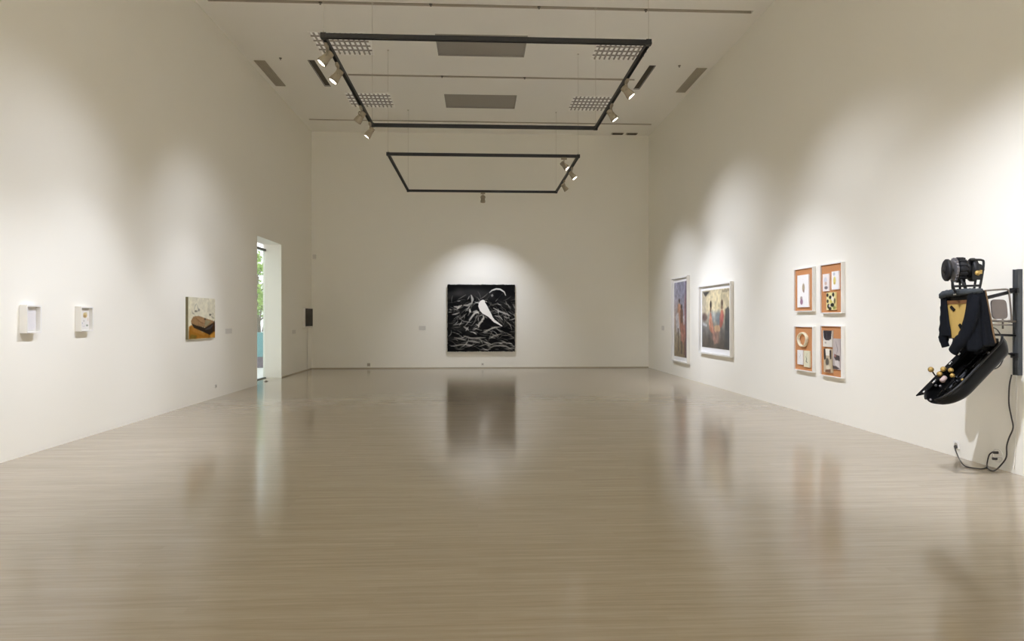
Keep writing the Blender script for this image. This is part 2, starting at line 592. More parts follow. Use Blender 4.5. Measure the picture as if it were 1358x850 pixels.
def make_frame(y0, y1, label):
    t = thing('lighting_frame', (FX0, y0, FZ), label, 'lighting track', 'hanging lighting frames')
    w, hh = 0.022, 0.03

    def rail(ax, p0, p1, c):
        m = MB()
        # inverted U profile: top web, two flanges, inner conductor lips
        for (a0, a1, z0, z1) in ((-w, w, 0.012, hh), (-w, -w + .008, -hh, 0.012), (w - .008, w, -hh, 0.012),
                                 (-w + .008, -w + .015, -.014, -.006), (w - .015, w - .008, -.014, -.006)):
            if ax == 'x':
                m.box(p0, p1, c + a0, c + a1, FZ + z0, FZ + z1)
            else:
                m.box(c + a0, c + a1, p0, p1, FZ + z0, FZ + z1)
        m.build('rail', M['track'], t)
    rail('x', FX0 + .03, FX1 - .03, y0)
    rail('x', FX0 + .03, FX1 - .03, y1)
    rail('y', y0 + .03, y1 - .03, FX0)
    rail('y', y0 + .03, y1 - .03, FX1)
    for (x, y) in ((FX0, y0), (FX1, y0), (FX0, y1), (FX1, y1)):
        MB().box(x - .034, x + .034, y - .034, y + .034, FZ - .034, FZ + .034, .004).build('corner_joint', M['track'], t)
        m = MB()
        m.tube([(x, y, FZ + .03), (x, y, H)], 0.0028, 6)
        m.lathe([(0, .008), (.03, .008), (.05, .004)], (x, y, FZ + .03), (0, 0, 1), 8)
        m.lathe([(-.02, .006), (-.012, .022), (0, .022)], (x, y, H), (0, 0, 1), 10)
        m.build('suspension_cable', M['cable'], t)
    return t


for a in FR:
    make_frame(*a)


# ------------------------------------------------------------------ spotlights
def make_spot():
    t = thing('spotlight', (0, 0, 0), '', 'spotlight', 'track spotlights')
    MB().box(-.06, .06, -.018, .018, -.045, 0.0, .004).build('track_adapter', M['lamp_body'], t)
    m = MB()
    m.tube([(0, 0, -.045), (0, 0, -.09)], .010, 10)
    m.tube([(-.052, 0, -.16), (-.060, 0, -.12), (-.045, 0, -.092), (.045, 0, -.092), (.060, 0, -.12), (.052, 0, -.16)], .009, 8)
    m.build('yoke', M['lamp_body'], t)
    # the head is built pointing along -Z about its pivot
    m = MB()
    m.lathe([(.085, .030), (.080, .046), (.03, .050), (.028, .044), (.018, .044), (.016, .050), (.0, .050), (-.02, .052), (-.06, .062), (-.105, .066),
             (-.105, .058), (-.09, .056)], (0, 0, 0), (0, 0, 1), 24)
    h = m.build('lamp_head', M['lamp_body'], t)
    h.location = (0, 0, -.16)
    me = MB().lathe([(-.0915, .055), (-.0945, .055)], (0, 0, 0), (0, 0, 1), 24).build('lens', M['lens'], None)
    me.parent = h
    return t, h, me


spot0, head0, lens0 = make_spot()
KEY = (0.915, 0.97, 1.145)
_first = [True]


def spot(x, y, target, power, size, blend, label, light=True):
    if _first[0]:
        _first[0] = False
        t = spot0
    else:
        t = copy_tree(spot0)
    t.location = (x, y, FZ - .031)
    t['label'] = label
    hd = [c for c in t.children if c.name.startswith('lamp_head')][0]
    piv = Vector((x, y, FZ - .19))
    d = (Vector(target) - piv).normalized()
    ang = math.atan2(d.y, d.x)
    for c in t.children:                                # the yoke turns with the aim
        if c.name.startswith('yoke'):
            c.rotation_euler = (0, 0, ang + PI / 2)
        if c.name.startswith('track_adapter'):
            along_x = abs(y - round(y, 3)) < 0 or y in [f[1] for f in FR] + [f[0] for f in FR]
            c.rotation_euler = (0, 0, 0 if along_x else PI / 2)
    hd.rotation_mode = 'QUATERNION'
    hd.rotation_quaternion = d.to_track_quat('-Z', 'Y')
    if not light or power <= 0:
        return t
    ld = bpy.data.lights.new('spot_beam', 'SPOT')
    ld.energy = power
    ld.color = KEY
    ld.spot_size = math.radians(size)
    ld.spot_blend = blend
    ld.shadow_soft_size = 0.035
    lo = bpy.data.objects.new('spot_beam', ld)
    COL.objects.link(lo)
    lo.parent = hd
    lo.location = (0, 0, -.15)
    return t


SPOTS = [
    # front frame, left rail
    (FX0, 8.45, (L, 7.9, 1.0), 150, 104, 1.0, 'bright spotlight nearest the left front corner of the front lighting frame'),
    (FX0, 9.08, (L, 8.5, .1), 300, 66, 1.0, 'bright spotlight second along the left rail of the front lighting frame'),
    (FX0, 10.9, (L, 12.6, 1.2), 150, 96, 1.0, 'spotlight third along the left rail, turned towards the sandwich painting'),
    (FX0, 11.8, (L, 11.7, .4), 190, 60, 1.0, 'small spotlight at the far end of the left rail of the front frame'),
    # front frame, right rail
    (FX1, 9.5, (R, 9.0, 1.1), 160, 104, 1.0, 'bright spotlight hanging nearer on the right rail of the front frame'),
    (FX1, 10.6, (R, 10.3, .3), 300, 68, 1.0, 'bright spotlight hanging farther on the right rail of the front frame'),
    # rear frame
    (1.80, FR[3][0], (R, 13.6, 1.1), 270, 104, 1.0, 'bright spotlight on the near rail of the rear lighting frame'),
    (FX1, 15.1, (R, 14.4, .8), 320, 62, 1.0, 'bright spotlight on the right rail of the rear lighting frame'),
    (FX1, 16.5, (R, 17.2, .8), 250, 84, 1.0, 'dim spotlight at the far end of the right rail of the rear frame'),
    (0.13, FR[3][1], (0.10, B, .9), 265, 84, 1.0, 'spotlight under the far rail aimed at the bird painting'),
    # overhead frame, then added unseen fill spots behind the camera
    (FX1, 4.4, (R, 6.6, .6), 680, 76, 1.0, 'spotlight on the overhead frame aimed at the wall sculpture'),
    (FX1, 3.2, (R, 3.0, .7), 150, 84, 1.0, 'spotlight in the middle of the right rail of the overhead frame'),
    (FX0, 5.45, (L, 6.7, .2), 300, 66, 1.0, 'spotlight at the far end of the left rail of the overhead frame'),
    (FX0, 3.2, (L, 3.0, .7), 170, 84, 1.0, 'spotlight in the middle of the left rail of the overhead frame'),
    (FX1, -1.0, (R, -1.0, 0.7), 430, 92, 1.0, 'added fill spotlight on the right rail of the unseen frame behind the camera'),
    (FX1, -3.0, (R, -3.2, 0.7), 430, 92, 1.0, 'added fill spotlight farther back on the right rail of the unseen frame behind the camera'),
    (FX0, -1.0, (L, -1.0, 0.7), 430, 92, 1.0, 'added fill spotlight on the left rail of the unseen frame behind the camera'),
    (FX0, -3.0, (L, -3.2, 0.7), 430, 92, 1.0, 'added fill spotlight farther back on the left rail of the unseen frame behind the camera'),
    (-0.8, FR[0][0], (-1.0, FRONT, 1.6), 1900, 110, 1.0, 'added unseen fill spotlight aimed at the left half of the wall behind the camera'),
    (1.0, FR[0][0], (1.2, FRONT, 1.6), 1900, 110, 1.0, 'added unseen fill spotlight aimed at the right half of the wall behind the camera'),
]
for a in SPOTS:
    spot(*a)


# ------------------------------------------------------------------ picture painting (colour kept per mesh point)
class Pic:
    def __init__(self, w, h, base):
        self.w, self.h = w, h
        self.a = np.empty((h, w, 3))
        self.a[:] = np.array(base) / 255.0
        self.yy, self.xx = np.mgrid[0:h, 0:w]
        self.u = self.xx / (w - 1)
        self.v = self.yy / (h - 1)                     # v downwards from the top

    def blend(self, mask, col):
        mk = np.clip(mask, 0, 1)[..., None]
        self.a = self.a * (1 - mk) + np.array(col) / 255.0 * mk

    def noise(self, su, sv, seed):
        g = np.random.default_rng(seed)
        nu, nv = int(su) + 2, int(sv) + 2
        t = g.random((nv, nu))
        x = self.u * (nu - 1.001)
        y = self.v * (nv - 1.001)
        xi, yi = x.astype(int), y.astype(int)
        fx, fy = x - xi, y - yi
        fx, fy = fx * fx * (3 - 2 * fx), fy * fy * (3 - 2 * fy)
        return (t[yi, xi] * (1 - fx) * (1 - fy) + t[yi, xi + 1] * fx * (1 - fy) + t[yi + 1, xi] * (1 - fx) * fy + t[yi + 1, xi + 1] * fx * fy)

    def stroke(self, pts, width, col, alpha=1.0, taper=True, soft=0.004, asp=1.0):
        """pts in u,v"""
        d = np.full((self.h, self.w), 9.0)
        n = len(pts) - 1
        for i in range(n):
            (x0, y0), (x1, y1) = pts[i], pts[i + 1]
            dx, dy = (x1 - x0) * asp, y1 - y0
            t = np.clip(((self.u - x0) * asp * dx + (self.v - y0) * dy) / (dx * dx + dy * dy + 1e-9), 0, 1)
            q = (i + t) / n
            wd = width * (0.35 + 0.65 * np.sin(np.pi * np.clip(q, 0.03, 0.97))) if taper else width
            dd = np.hypot((self.u - x0) * asp - t * dx, (self.v - y0) - t * dy) - wd
            d = np.minimum(d, dd)
        self.blend(alpha * np.clip(0.5 - d / (2 * soft), 0, 1), col)

    def ell(self, cx, cy, rx, ry, col, alpha=1.0, soft=0.15, rot=0.0):
        x, y = self.u - cx, self.v - cy
        c, s = math.cos(rot), math.sin(rot)
        x, y = x * c + y * s, -x * s + y * c
        d = np.hypot(x / rx, y / ry)
        self.blend(alpha * np.clip((1 - d) / soft + 0.5, 0, 1), col)

    def poly(self, pts, col, alpha=1.0):
        ins = np.zeros((self.h, self.w), bool)
        n = len(pts)
        for i in range(n):
            x0, y0 = pts[i]
            x1, y1 = pts[(i + 1) % n]
            c = ((y0 > self.v) != (y1 > self.v)) & (self.u < (x1 - x0) * (self.v - y0) / (y1 - y0 + 1e-12) + x0)
            ins ^= c
        self.blend(alpha * ins, col)

    def soften(self, k=1, sat=1.0, grain=0.0, seed=1):
        a = self.a
        for _ in range(k):
            p = np.pad(a, ((1, 1), (1, 1), (0, 0)), 'edge')
            a = (p[:-2, 1:-1] + p[2:, 1:-1] + p[1:-1, :-2] + p[1:-1, 2:] + 2 * a) / 6
        g = a.mean(2, keepdims=True)
        a = g + (a - g) * sat
        if grain:
            for q, w in ((10, 1.0), (24, .9), (46, .6)):
                a = a * (1 + grain * w * (self.noise(q, q * self.h / self.w, seed + q) - .5)[..., None])
        self.a = np.clip(a, 0, 1)
        return self

    def panel(self, name, org, U, V, back, mt, parent, wob=0.0):
        """org = top left corner, U along the width, V downwards, back = thickness vector behind the picture"""
        org, U, V, back = Vector(org), Vector(U), Vector(V), Vector(back)
        w, h = self.w, self.h
        uu, vv = self.u.ravel().copy(), self.v.ravel().copy()
        if wob:
            g = np.random.default_rng(5)
            eu = (g.random(h) - .5) * 2 * wob
            ev = (g.random(w) - .5) * 2 * wob
            k = np.ones(3) / 3
            eu, ev = np.convolve(eu, k, 'same'), np.convolve(ev, k, 'same')
            U2, V2 = uu.reshape(h, w), vv.reshape(h, w)
            U2[:, 0] += eu
            U2[:, -1] += eu[::-1]
            V2[0, :] += ev
            V2[-1, :] += ev[::-1]
            uu, vv = U2.ravel(), V2.ravel()
        pts = [tuple(org + U * float(a) + V * float(b)) for a, b in zip(uu, vv)]
        faces = []
        for j in range(h - 1):
            for i in range(w - 1):
                k0 = j * w + i
                faces.append((k0, k0 + w, k0 + w + 1, k0 + 1))
        lin = np.where(self.a <= 0.04045, self.a / 12.92, ((np.clip(self.a, 0, 1) + 0.055) / 1.055) ** 2.4)
        cols = np.concatenate([lin.reshape(-1, 3), np.ones((w * h, 1))], 1)
        loop = [i for i in range(w)] + [j * w + w - 1 for j in range(1, h)] + [(h - 1) * w + i for i in range(w - 2, -1, -1)] + \
               [j * w for j in range(h - 2, 0, -1)]
        n0 = len(pts)
        for k in loop:
            pts.append(tuple(Vector(pts[k]) + back))
        nl = len(loop)
        for i in range(nl):
            j = (i + 1) % nl
            faces.append((loop[i], loop[j], n0 + j, n0 + i))
        faces.append(tuple(range(n0, n0 + nl)))
        cols = np.concatenate([cols, cols[loop]], 0)
        me = bpy.data.meshes.new(name)
        me.from_pydata(pts, [], faces)
        at_ = me.color_attributes.new('paint', 'FLOAT_COLOR', 'POINT')
        at_.data.foreach_set('color', cols.astype(np.float32).ravel())
        bm = bmesh.new()
        bm.from_mesh(me)
        bmesh.ops.recalc_face_normals(bm, faces=bm.faces[:])
        bm.to_mesh(me)
        bm.free()
        return link_mesh(name, me, mt, parent)


# ---- black painting with the white bird, end wall
def bird_picture():
    p = Pic(200, 200, (7, 7, 7))
    p.blend(0.30 * np.clip(p.noise(5, 14, 3) - .45, 0, 1) * 2, (110, 106, 100))
    p.ell(.30, .13, .26, .07, (70, 68, 66), .55, .9, -.1)
    p.ell(.62, .16, .3, .06, (58, 56, 54), .45, .9, .1)
    g = random.Random(11)
    W, G1, G2 = (236, 232, 222), (150, 146, 138), (92, 89, 84)
    # undergrowth: many curved dry strokes
    for i in range(380):
        x, y = g.random(), .22 + .75 * g.random()
        ln = g.uniform(.05, .17)
        if y > .68:
            an = g.gauss(.12, .22)
        else:
            an = g.gauss(-.5 if x < .5 else .55, .5)
        k = g.gauss(0, .35)
        pts = []
        for s in range(5):
            q = s / 4
            pts.append((x + ln * q * math.cos(an + k * q), y + ln * q * math.sin(an + k * q)))
        p.stroke(pts, g.uniform(.002, .0065), g.choice([W, W, G1, G1, G1, G2, (70, 68, 64), (6, 6, 6), (6, 6, 6)]), g.uniform(.4, .9))
    for pts, w_, c_, a_ in [
        ([(.35, .16), (.37, .22), (.36, .27)], .018, (196, 192, 182), .85),
        ([(.36, .27), (.30, .31), (.24, .31)], .016, (190, 186, 176), .8),
        ([(.33, .37), (.34, .42)], .011, W, .8),
        ([(.10, .33), (.16, .34), (.21, .31)], .017, (205, 200, 190), .8),
        ([(.03, .37), (.06, .38)], .013, G1, .8),
        ([(.07, .45), (.12, .44), (.17, .42)], .011, (190, 186, 178), .8),
        ([(.46, .41), (.40, .43), (.36, .48), (.32, .53)], .014, W, .8),
        ([(.38, .41), (.43, .40), (.46, .43)], .016, W, .75),
        ([(.28, .43), (.22, .49), (.17, .52)], .008, G1, .8),
        ([(.17, .50), (.24, .55), (.31, .56), (.35, .57)], .009, G1, .8),
        ([(.54, .49), (.51, .54), (.47, .58), (.455, .64)], .014, (214, 210, 200), .8),
        ([(.24, .63), (.29, .66), (.31, .68)], .016, (180, 176, 168), .75),
        ([(.27, .69), (.31, .63)], .009, (190, 186, 178), .8),
        ([(.38, .71), (.43, .74)], .011, W, .7),
        ([(.53, .71), (.62, .67), (.70, .64), (.79, .63)], .010, (190, 186, 176), .9),
        ([(.54, .72), (.60, .70)], .009, W, .6),
        ([(.63, .78), (.71, .76), (.80, .735)], .012, G1, .8),
        ([(.10, .79), (.19, .81), (.28, .84)], .010, G1, .8),
        ([(.24, .77), (.34, .80), (.44, .80), (.56, .79)], .011, (170, 166, 158), .8),
        ([(.30, .84), (.38, .85), (.48, .87)], .013, (180, 176, 168), .75),
        ([(.05, .92), (.13, .91), (.21, .895), (.29, .89)], .010, G1, .9),
        ([(.27, .90), (.36, .91)], .013, (206, 202, 194), .7),
        ([(.61, .96), (.68, .92), (.77, .91), (.87, .92), (.93, .95)], .010, G1, .85),
        ([(.66, .88), (.78, .865), (.90, .87)], .008, G1, .8),
        ([(.57, .89), (.62, .93)], .010, G1, .6),
        ([(.68, .35), (.77, .40), (.88, .44), (.93, .47)], .013, (190, 186, 178), .85),
        ([(.70, .46), (.80, .49)], .009, G1, .7),
        ([(.86, .27), (.94, .35)], .008, G1, .7),
        ([(.84, .52), (.90, .58), (.97, .62)], .007, G1, .6),
        ([(.60, .26), (.66, .31), (.75, .28)], .012, G2, .7),
        # moon ring
        ([(.62, .12), (.66, .085), (.72, .065), (.78, .07), (.84, .11), (.86, .16)], .012, W, .9),
        ([(.65, .16), (.67, .165)], .022, (190, 186, 178), .7),
    ]:
        p.stroke(pts, w_, c_, a_)
    p.ell(.75, .16, .065, .055, (12, 12, 12), .8, .5)
    # darker pocket under the bird
    p.poly([(.55, .52), (.64, .49), (.75, .58), (.80, .61), (.66, .63), (.52, .69), (.47, .66), (.50, .59)], (15, 14, 15), .9)
    # the bird: head, body, folded tail
    p.poly([(.455, .325), (.462, .275), (.485, .243), (.515, .228), (.542, .232), (.556, .25), (.552, .268), (.566, .285), (.592, .33), (.622, .39), (.655, .455),
            (.672, .495), (.705, .53), (.765, .578), (.812, .618), (.806, .626), (.745, .592), (.685, .562), (.648, .522), (.605, .482), (.56, .455), (.515, .43), (.48, .39)], (250, 247, 240))
    p.stroke([(.485, .26), (.462, .272), (.44, .276)], .006, (240, 236, 228), .9)
    p.stroke([(.535, .455), (.53, .50), (.50, .53)], .010, (200, 196, 188), .8)
    p.stroke([(.60, .30), (.66, .40), (.71, .50), (.70, .53)], .006, (20, 20, 20), .8)
    p.stroke([(.56, .245), (.585, .262)], .006, (225, 220, 212), .9)
    return p


t = thing('hanging_painting', (0.1, B, 0.5), 'large square black painting of a white bird on the end wall', 'painting')
th = 0.085
bird_picture().panel('painted_surface', (-0.912, B - th, 2.508), (2.02, 0, 0), (0, 0, -2.005), (0, th - .03, 0), M['paint'], t, wob=.006)
MB().box(-0.86, 1.06, B - .031, B - .0005, .56, 2.45).build('stretcher', M['wood_trim'], t)


# ---- sandwich painting, left wall
def sandwich_picture():
    p = Pic(120, 78, (216, 210, 184))
    p.blend(.5 * p.noise(6, 5, 1), (232, 227, 205))
    p.blend(.35 * np.clip(.35 - p.u, 0, 1) * 2, (196, 190, 150))
    K = (92, 92, 88)
    for pts in ([(.20, .30), (.24, .20), (.29, .15)], [(.29, .15), (.33, .25), (.37, .29), (.33, .33), (.24, .34)], [(.12, .30), (.15, .38), (.22, .40)],
                [(.78, .44), (.82, .42), (.86, .40)], [(.84, .45), (.92, .49), (.97, .50)], [(.90, .36), (.93, .41)]):
        p.stroke(pts, .012, K, .55, asp=1.6)
    p.ell(.26, .33, .045, .022, (72, 70, 62), .7, .5)
    p.ell(.38, .30, .035, .03, (110, 108, 100), .6, .5)
    p.ell(.80, .41, .035, .02, (52, 50, 46), .85, .5)
    # table / plate
    p.poly([(0.02, .70), (.12, .66), (.5, .86), (1, .70), (1, 1), (0.02, 1)], (158, 106, 30))
    p.blend((p.v > .7) * .6 * np.clip(p.noise(7, 5, 9) - .3, 0, 1), (88, 58, 12))
    p.poly([(.08, .88), (.30, .92), (.25, 1), (.05, 1)], (112, 96, 34), .8)
    p.poly([(.10, .66), (.30, .74), (.62, .88), (.55, .93), (.30, .86), (.12, .80)], (176, 122, 52), .8)
    # dark filling and right end
    p.poly([(.10, .62), (.60, .74), (.98, .56), (1, .80), (.78, .92), (.62, .86), (.20, .73)], (44, 32, 18))
    p.poly([(.88, .58), (1, .60), (1, .84), (.90, .84)], (64, 38, 10))
    p.stroke([(.62, .78), (.80, .74), (.92, .66)], .03, (70, 66, 74), .8)
    # top slice
    p.poly([(.09, .56), (.17, .46), (.36, .44), (.62, .50), (.90, .56), (.96, .60), (.62, .73), (.30, .68), (.10, .62)], (150, 118, 80))
    p.poly([(.30, .47), (.60, .52), (.58, .66), (.40, .62)], (168, 132, 96), .7)
    p.poly([(.62, .53), (.84, .58), (.66, .70), (.58, .68)], (142, 138, 108), .8)
    p.stroke([(.26, .50), (.44, .60), (.60, .64)], .012, (104, 66, 30), .6)
    p.ell(.60, .52, .035, .02, (50, 44, 34), .8, .5)
    p.poly([(.80, .93), (1, .84), (1, .99), (.82, 1)], (206, 150, 60), .8)
    return p.soften(1, 1.0, .09, 5)


t = thing('hanging_painting', (L, 12.3, 1.13), 'unframed cream painting of a brown sandwich on the left wall', 'painting')
sandwich_picture().panel('painted_surface', (L + .04, 11.75, 1.862), (0, 1.17, 0), (0, 0, -.725), (-.02, 0, 0), M['paint'], t)
MB().box(L + .0005, L + .0195, 11.77, 12.90, 1.155, 1.845).build('stretcher', M['wood_trim'], t)
MB().box(L + .001, L + .0395, 11.735, 11.7495, 1.137, 1.862).build('canvas_edge', M['canvas_side'], t)


# ---- two white box frames, left wall
def box_frame(y0, y1, z0, z1, d, label, pic):
    t = thing('box_frame', (L, (y0 + y1) / 2, z0), label, 'picture frame', 'white box frames on the left wall')
    b = .018
    m = MB()
    m.box(L + .0005, L + d, y0, y0 + b, z0, z1)
    m.box(L + .0005, L + d, y1 - b, y1, z0, z1)
    m.box(L + .0005, L + d, y0 + b, y1 - b, z0, z0 + b)
    m.box(L + .0005, L + d, y0 + b, y1 - b, z1 - b, z1)
    m.build('frame', M['white'], t)
    MB().box(L + .001, L + .032, y0 + b, y1 - b, z0 + b, z1 - b).build('backing_board', M['white'], t)
    pic.panel('drawing', (L + .042, y0 + .035, z1 - .035), (0, y1 - y0 - .07, 0), (0, 0, -(z1 - z0 - .07)), (-.0095, 0, 0), M['print'], t)


p = Pic(40, 52, (226, 222, 220))
p.blend(.4 * p.noise(3, 4, 2), (214, 211, 212))
p.stroke([(.1, .25), (.9, .26)], .006, (205, 202, 200), .6)
p.stroke([(.2, .9), (.85, .88)], .006, (206, 203, 205), .6)
box_frame(7.572, 7.815, 1.337, 1.645, .082, 'white box frame with a nearly blank sheet, nearest on the left wall', p)
p = Pic(56, 72, (232, 228, 222))
p.ell(.56, .30, .23, .14, (205, 178, 112), .9, .4)
p.ell(.50, .36, .16, .07, (152, 124, 78), .7, .5)
p.ell(.68, .20, .12, .07, (214, 200, 160), .7, .5)
p.ell(.18, .72, .10, .055, (148, 150, 168), .8, .5)
p.ell(.42, .60, .06, .045, (180, 176, 170), .8, .5)
p.ell(.78, .84, .12, .05, (122, 134, 110), .8, .5)
p.ell(.88, .52, .05, .10, (212, 186, 160), .6, .5)
p.stroke([(.2, .85), (.45, .9), (.55, .82)], .012, (176, 172, 182), .7)
box_frame(8.585, 8.845, 1.337, 1.645, .075, 'white box frame with a small ochre collage, between blank frame and sandwich painting', p)


# ---- monitor by the left far corner
t = thing('monitor', (L, 19.84, 1.22), 'dark wall monitor in a white surround by the far left corner', 'monitor')
m = MB()
m.box(L + .0005, L + .07, 19.40, 20.28, 1.215, 1.80, .006)
m.build('casing', M['white_plastic'], t)
MB().box(L + .0705, L + .078, 19.44, 20.25, 1.27, 1.775).build('screen', M['screen'], t)
m = MB()
m.tube(smooth([(L + .02, 19.9, 1.213), (L + .012, 19.9, .7), (L + .012, 19.9, .2), (L + .014, 19.9, .035)], 4), .009, 6)
m.build('cable', M['white_plastic'], t)


# ---- wall labels, sockets, sensor
def plate(name, loc, dx, dy, dz, label, cat, mt, group=None, extra=None):
    x, y, z = loc
    t = thing(name, loc, label, cat, group)
    MB().box(x - dx / 2, x + dx / 2, y - dy / 2, y + dy / 2, z - dz / 2, z + dz / 2, .0015).build('plate', mt, t)
    return t


LG = 'small wall labels'
plate('wall_label', (L + .0035, 13.72, 1.245), .006, .34, .10, 'small pale label right of the sandwich painting', 'wall label', M['label_card'], LG)
plate('wall_label', (L + .0035, 18.5, 1.135), .006, .32, .10, 'small pale label left of the dark monitor', 'wall label', M['label_card'], LG)
plate('wall_label', (-1.668, B - .0035, 1.207), .20, .006, .12, 'small pale label left of the bird painting', 'wall label', M['label_card'], LG)
plate('wall_label', (R - .0035, 18.80, 1.225), .006, .24, .13, 'small pale label left of the tall framed photograph', 'wall label', M['label_card'], LG)


def socket(loc, nrm, label, mt, w=.085):
    x, y, z = loc
    t = thing('wall_socket', loc, label, 'socket', 'wall sockets')
    n = Vector(nrm)
    m = MB()
    if abs(n.y) > .5:
        m.box(x - w / 2, x + w / 2, y - .012, y - .0005, z - w / 2, z + w / 2, .003)
    else:
        sx = 1 if n.x > 0 else -1
        xa, xb = sorted((x + sx * .0005, x + sx * .012))
        m.box(xa, xb, y - w / 2, y + w / 2, z - w / 2, z + w / 2, .003)
    m.build('face_plate', mt, t)
    MB().lathe([(.0123, .02), (.0135, .024), (.014, .02)], loc, nrm, 16).build('insert', M['tan_grille'] if mt is not M['dark_cavity'] else mt, t)
    return t


socket((-3.256, B, .115), (0, -1, 0), 'dark little socket low on the end wall near the left corner', M['tan_grille'], .09)
socket((.136, B, .12), (0, -1, 0), 'pale socket plate low on the end wall below the bird painting', M['white_plastic'])
socket((R, 7.10, .13), (-1, 0, 0), 'white socket low on the right wall with a cord plugged in', M['white'])
socket((L, 13.05, .22), (1, 0, 0), 'white socket low on the left wall under the sandwich painting', M['white_plastic'], .07)
t = thing('wall_sensor', (-4.86, B, 3.33), 'small pale sensor box high in the far left corner', 'sensor')
m = MB()
m.box(-4.90, -4.80, B - .04, B - .0005, 3.26, 3.39, .008)
m.build('casing', M['label_card'], t)
m = MB()
m.box(-4.885, -4.815, B - .045, B - .0402, 3.275, 3.33, .002)
m.build('window', M['label_card'], t)


# ---- framed photographs on the right wall
def frame_right(name, y0, y1, z0, z1, d, b, mt, t):
    """y0 nearer end; open box frame standing off the right wall"""
    m = MB()
    m.box(R - d, R - .0005, y0, y0 + b, z0, z1)
    m.box(R - d, R - .0005, y1 - b, y1, z0, z1)
    m.box(R - d, R - .0005, y0 + b, y1 - b, z0, z0 + b)
    m.box(R - d, R - .0005, y0 + b, y1 - b, z1 - b, z1)
    return m.build(name, mt, t)


def photo(y0, y1, z0, z1, mg, pic, label, mgb):
    t = thing('framed_photograph', (R, (y0 + y1) / 2, z0), label, 'framed photograph', 'large framed photographs')
    d, b = .075, .035
    frame_right('frame', y0, y1, z0, z1, d, b, M['white'], t)
    MB().box(R - .02, R - .001, y0 + b, y1 - b, z0 + b, z1 - b).build('mount_board', M['paper'], t)
    # picture: left edge of the picture is the far end
    pic.panel('print', (R - .026, y1 - b - mg, z1 - b - mg), (0, -(y1 - y0 - 2 * b - 2 * mg), 0), (0, 0, -(z1 - z0 - 2 * b - mg - mgb)),
              (.005, 0, 0), M['print'], t)


def tall_picture():
    p = Pic(70, 110, (178, 172, 176))
    p.blend(np.clip(1 - p.v * 1.7, 0, 1) * .8, (158, 158, 184))
    p.blend(np.clip((p.u - .1) * 2, 0, 1) * np.clip(1 - p.v * 1.3, 0, 1) * .7, (138, 140, 168))
    p.blend(np.clip((p.v - .22) * 3, 0, 1) * np.clip(1.0 - p.u * 1.7, 0, 1) * np.clip(1.3 - p.v * 1.5, 0, 1), (214, 172, 138))
    p.blend(np.clip((p.v - .45) * 2.4, 0, 1) * .9, (168, 152, 116))
    p.blend(np.clip((p.v - .72) * 3, 0, 1) * .7, (120, 98, 72))
    p.poly([(.86, 0), (1, 0), (1, 1), (.84, 1), (.82, .5)], (92, 74, 92), .85)
    p.ell(.84, .38, .07, .20, (160, 100, 96), .6, .9)
    # standing figures
    p.ell(.40, .25, .06, .028, (84, 62, 46), 1, .4)
    p.poly([(.30, .29), (.48, .29), (.54, .45), (.52, .62), (.34, .64), (.22, .48)], (204, 142, 104), .9)
    p.poly([(.12, .44), (.34, .40), (.44, .66), (.36, .74), (.20, .66)], (206, 206, 214), .9)
    p.poly([(.26, .62), (.36, .62), (.38, .92), (.30, .92)], (104, 84, 70), .9)
    p.ell(.56, .33, .065, .03, (66, 50, 42), 1, .4)
    p.poly([(.46, .37), (.66, .36), (.72, .52), (.66, .70), (.48, .66)], (122, 84, 62), .9)
    p.poly([(.50, .56), (.80, .52), (.90, .72), (.74, .84), (.52, .78)], (176, 112, 98), .85)
    p.poly([(.66, .46), (.78, .44), (.82, .56), (.70, .58)], (204, 202, 210), .8)
    p.poly([(.52, .78), (.66, .80), (.62, .96), (.52, .96)], (92, 74, 60), .9)
    p.poly([(.72, .80), (.84, .78), (.84, .97), (.74, .97)], (110, 72, 62), .9)
    p.blend(.25 * (p.noise(18, 24, 4) - .2), (96, 84, 78))
    return p.soften(1, .95, .22, 3)


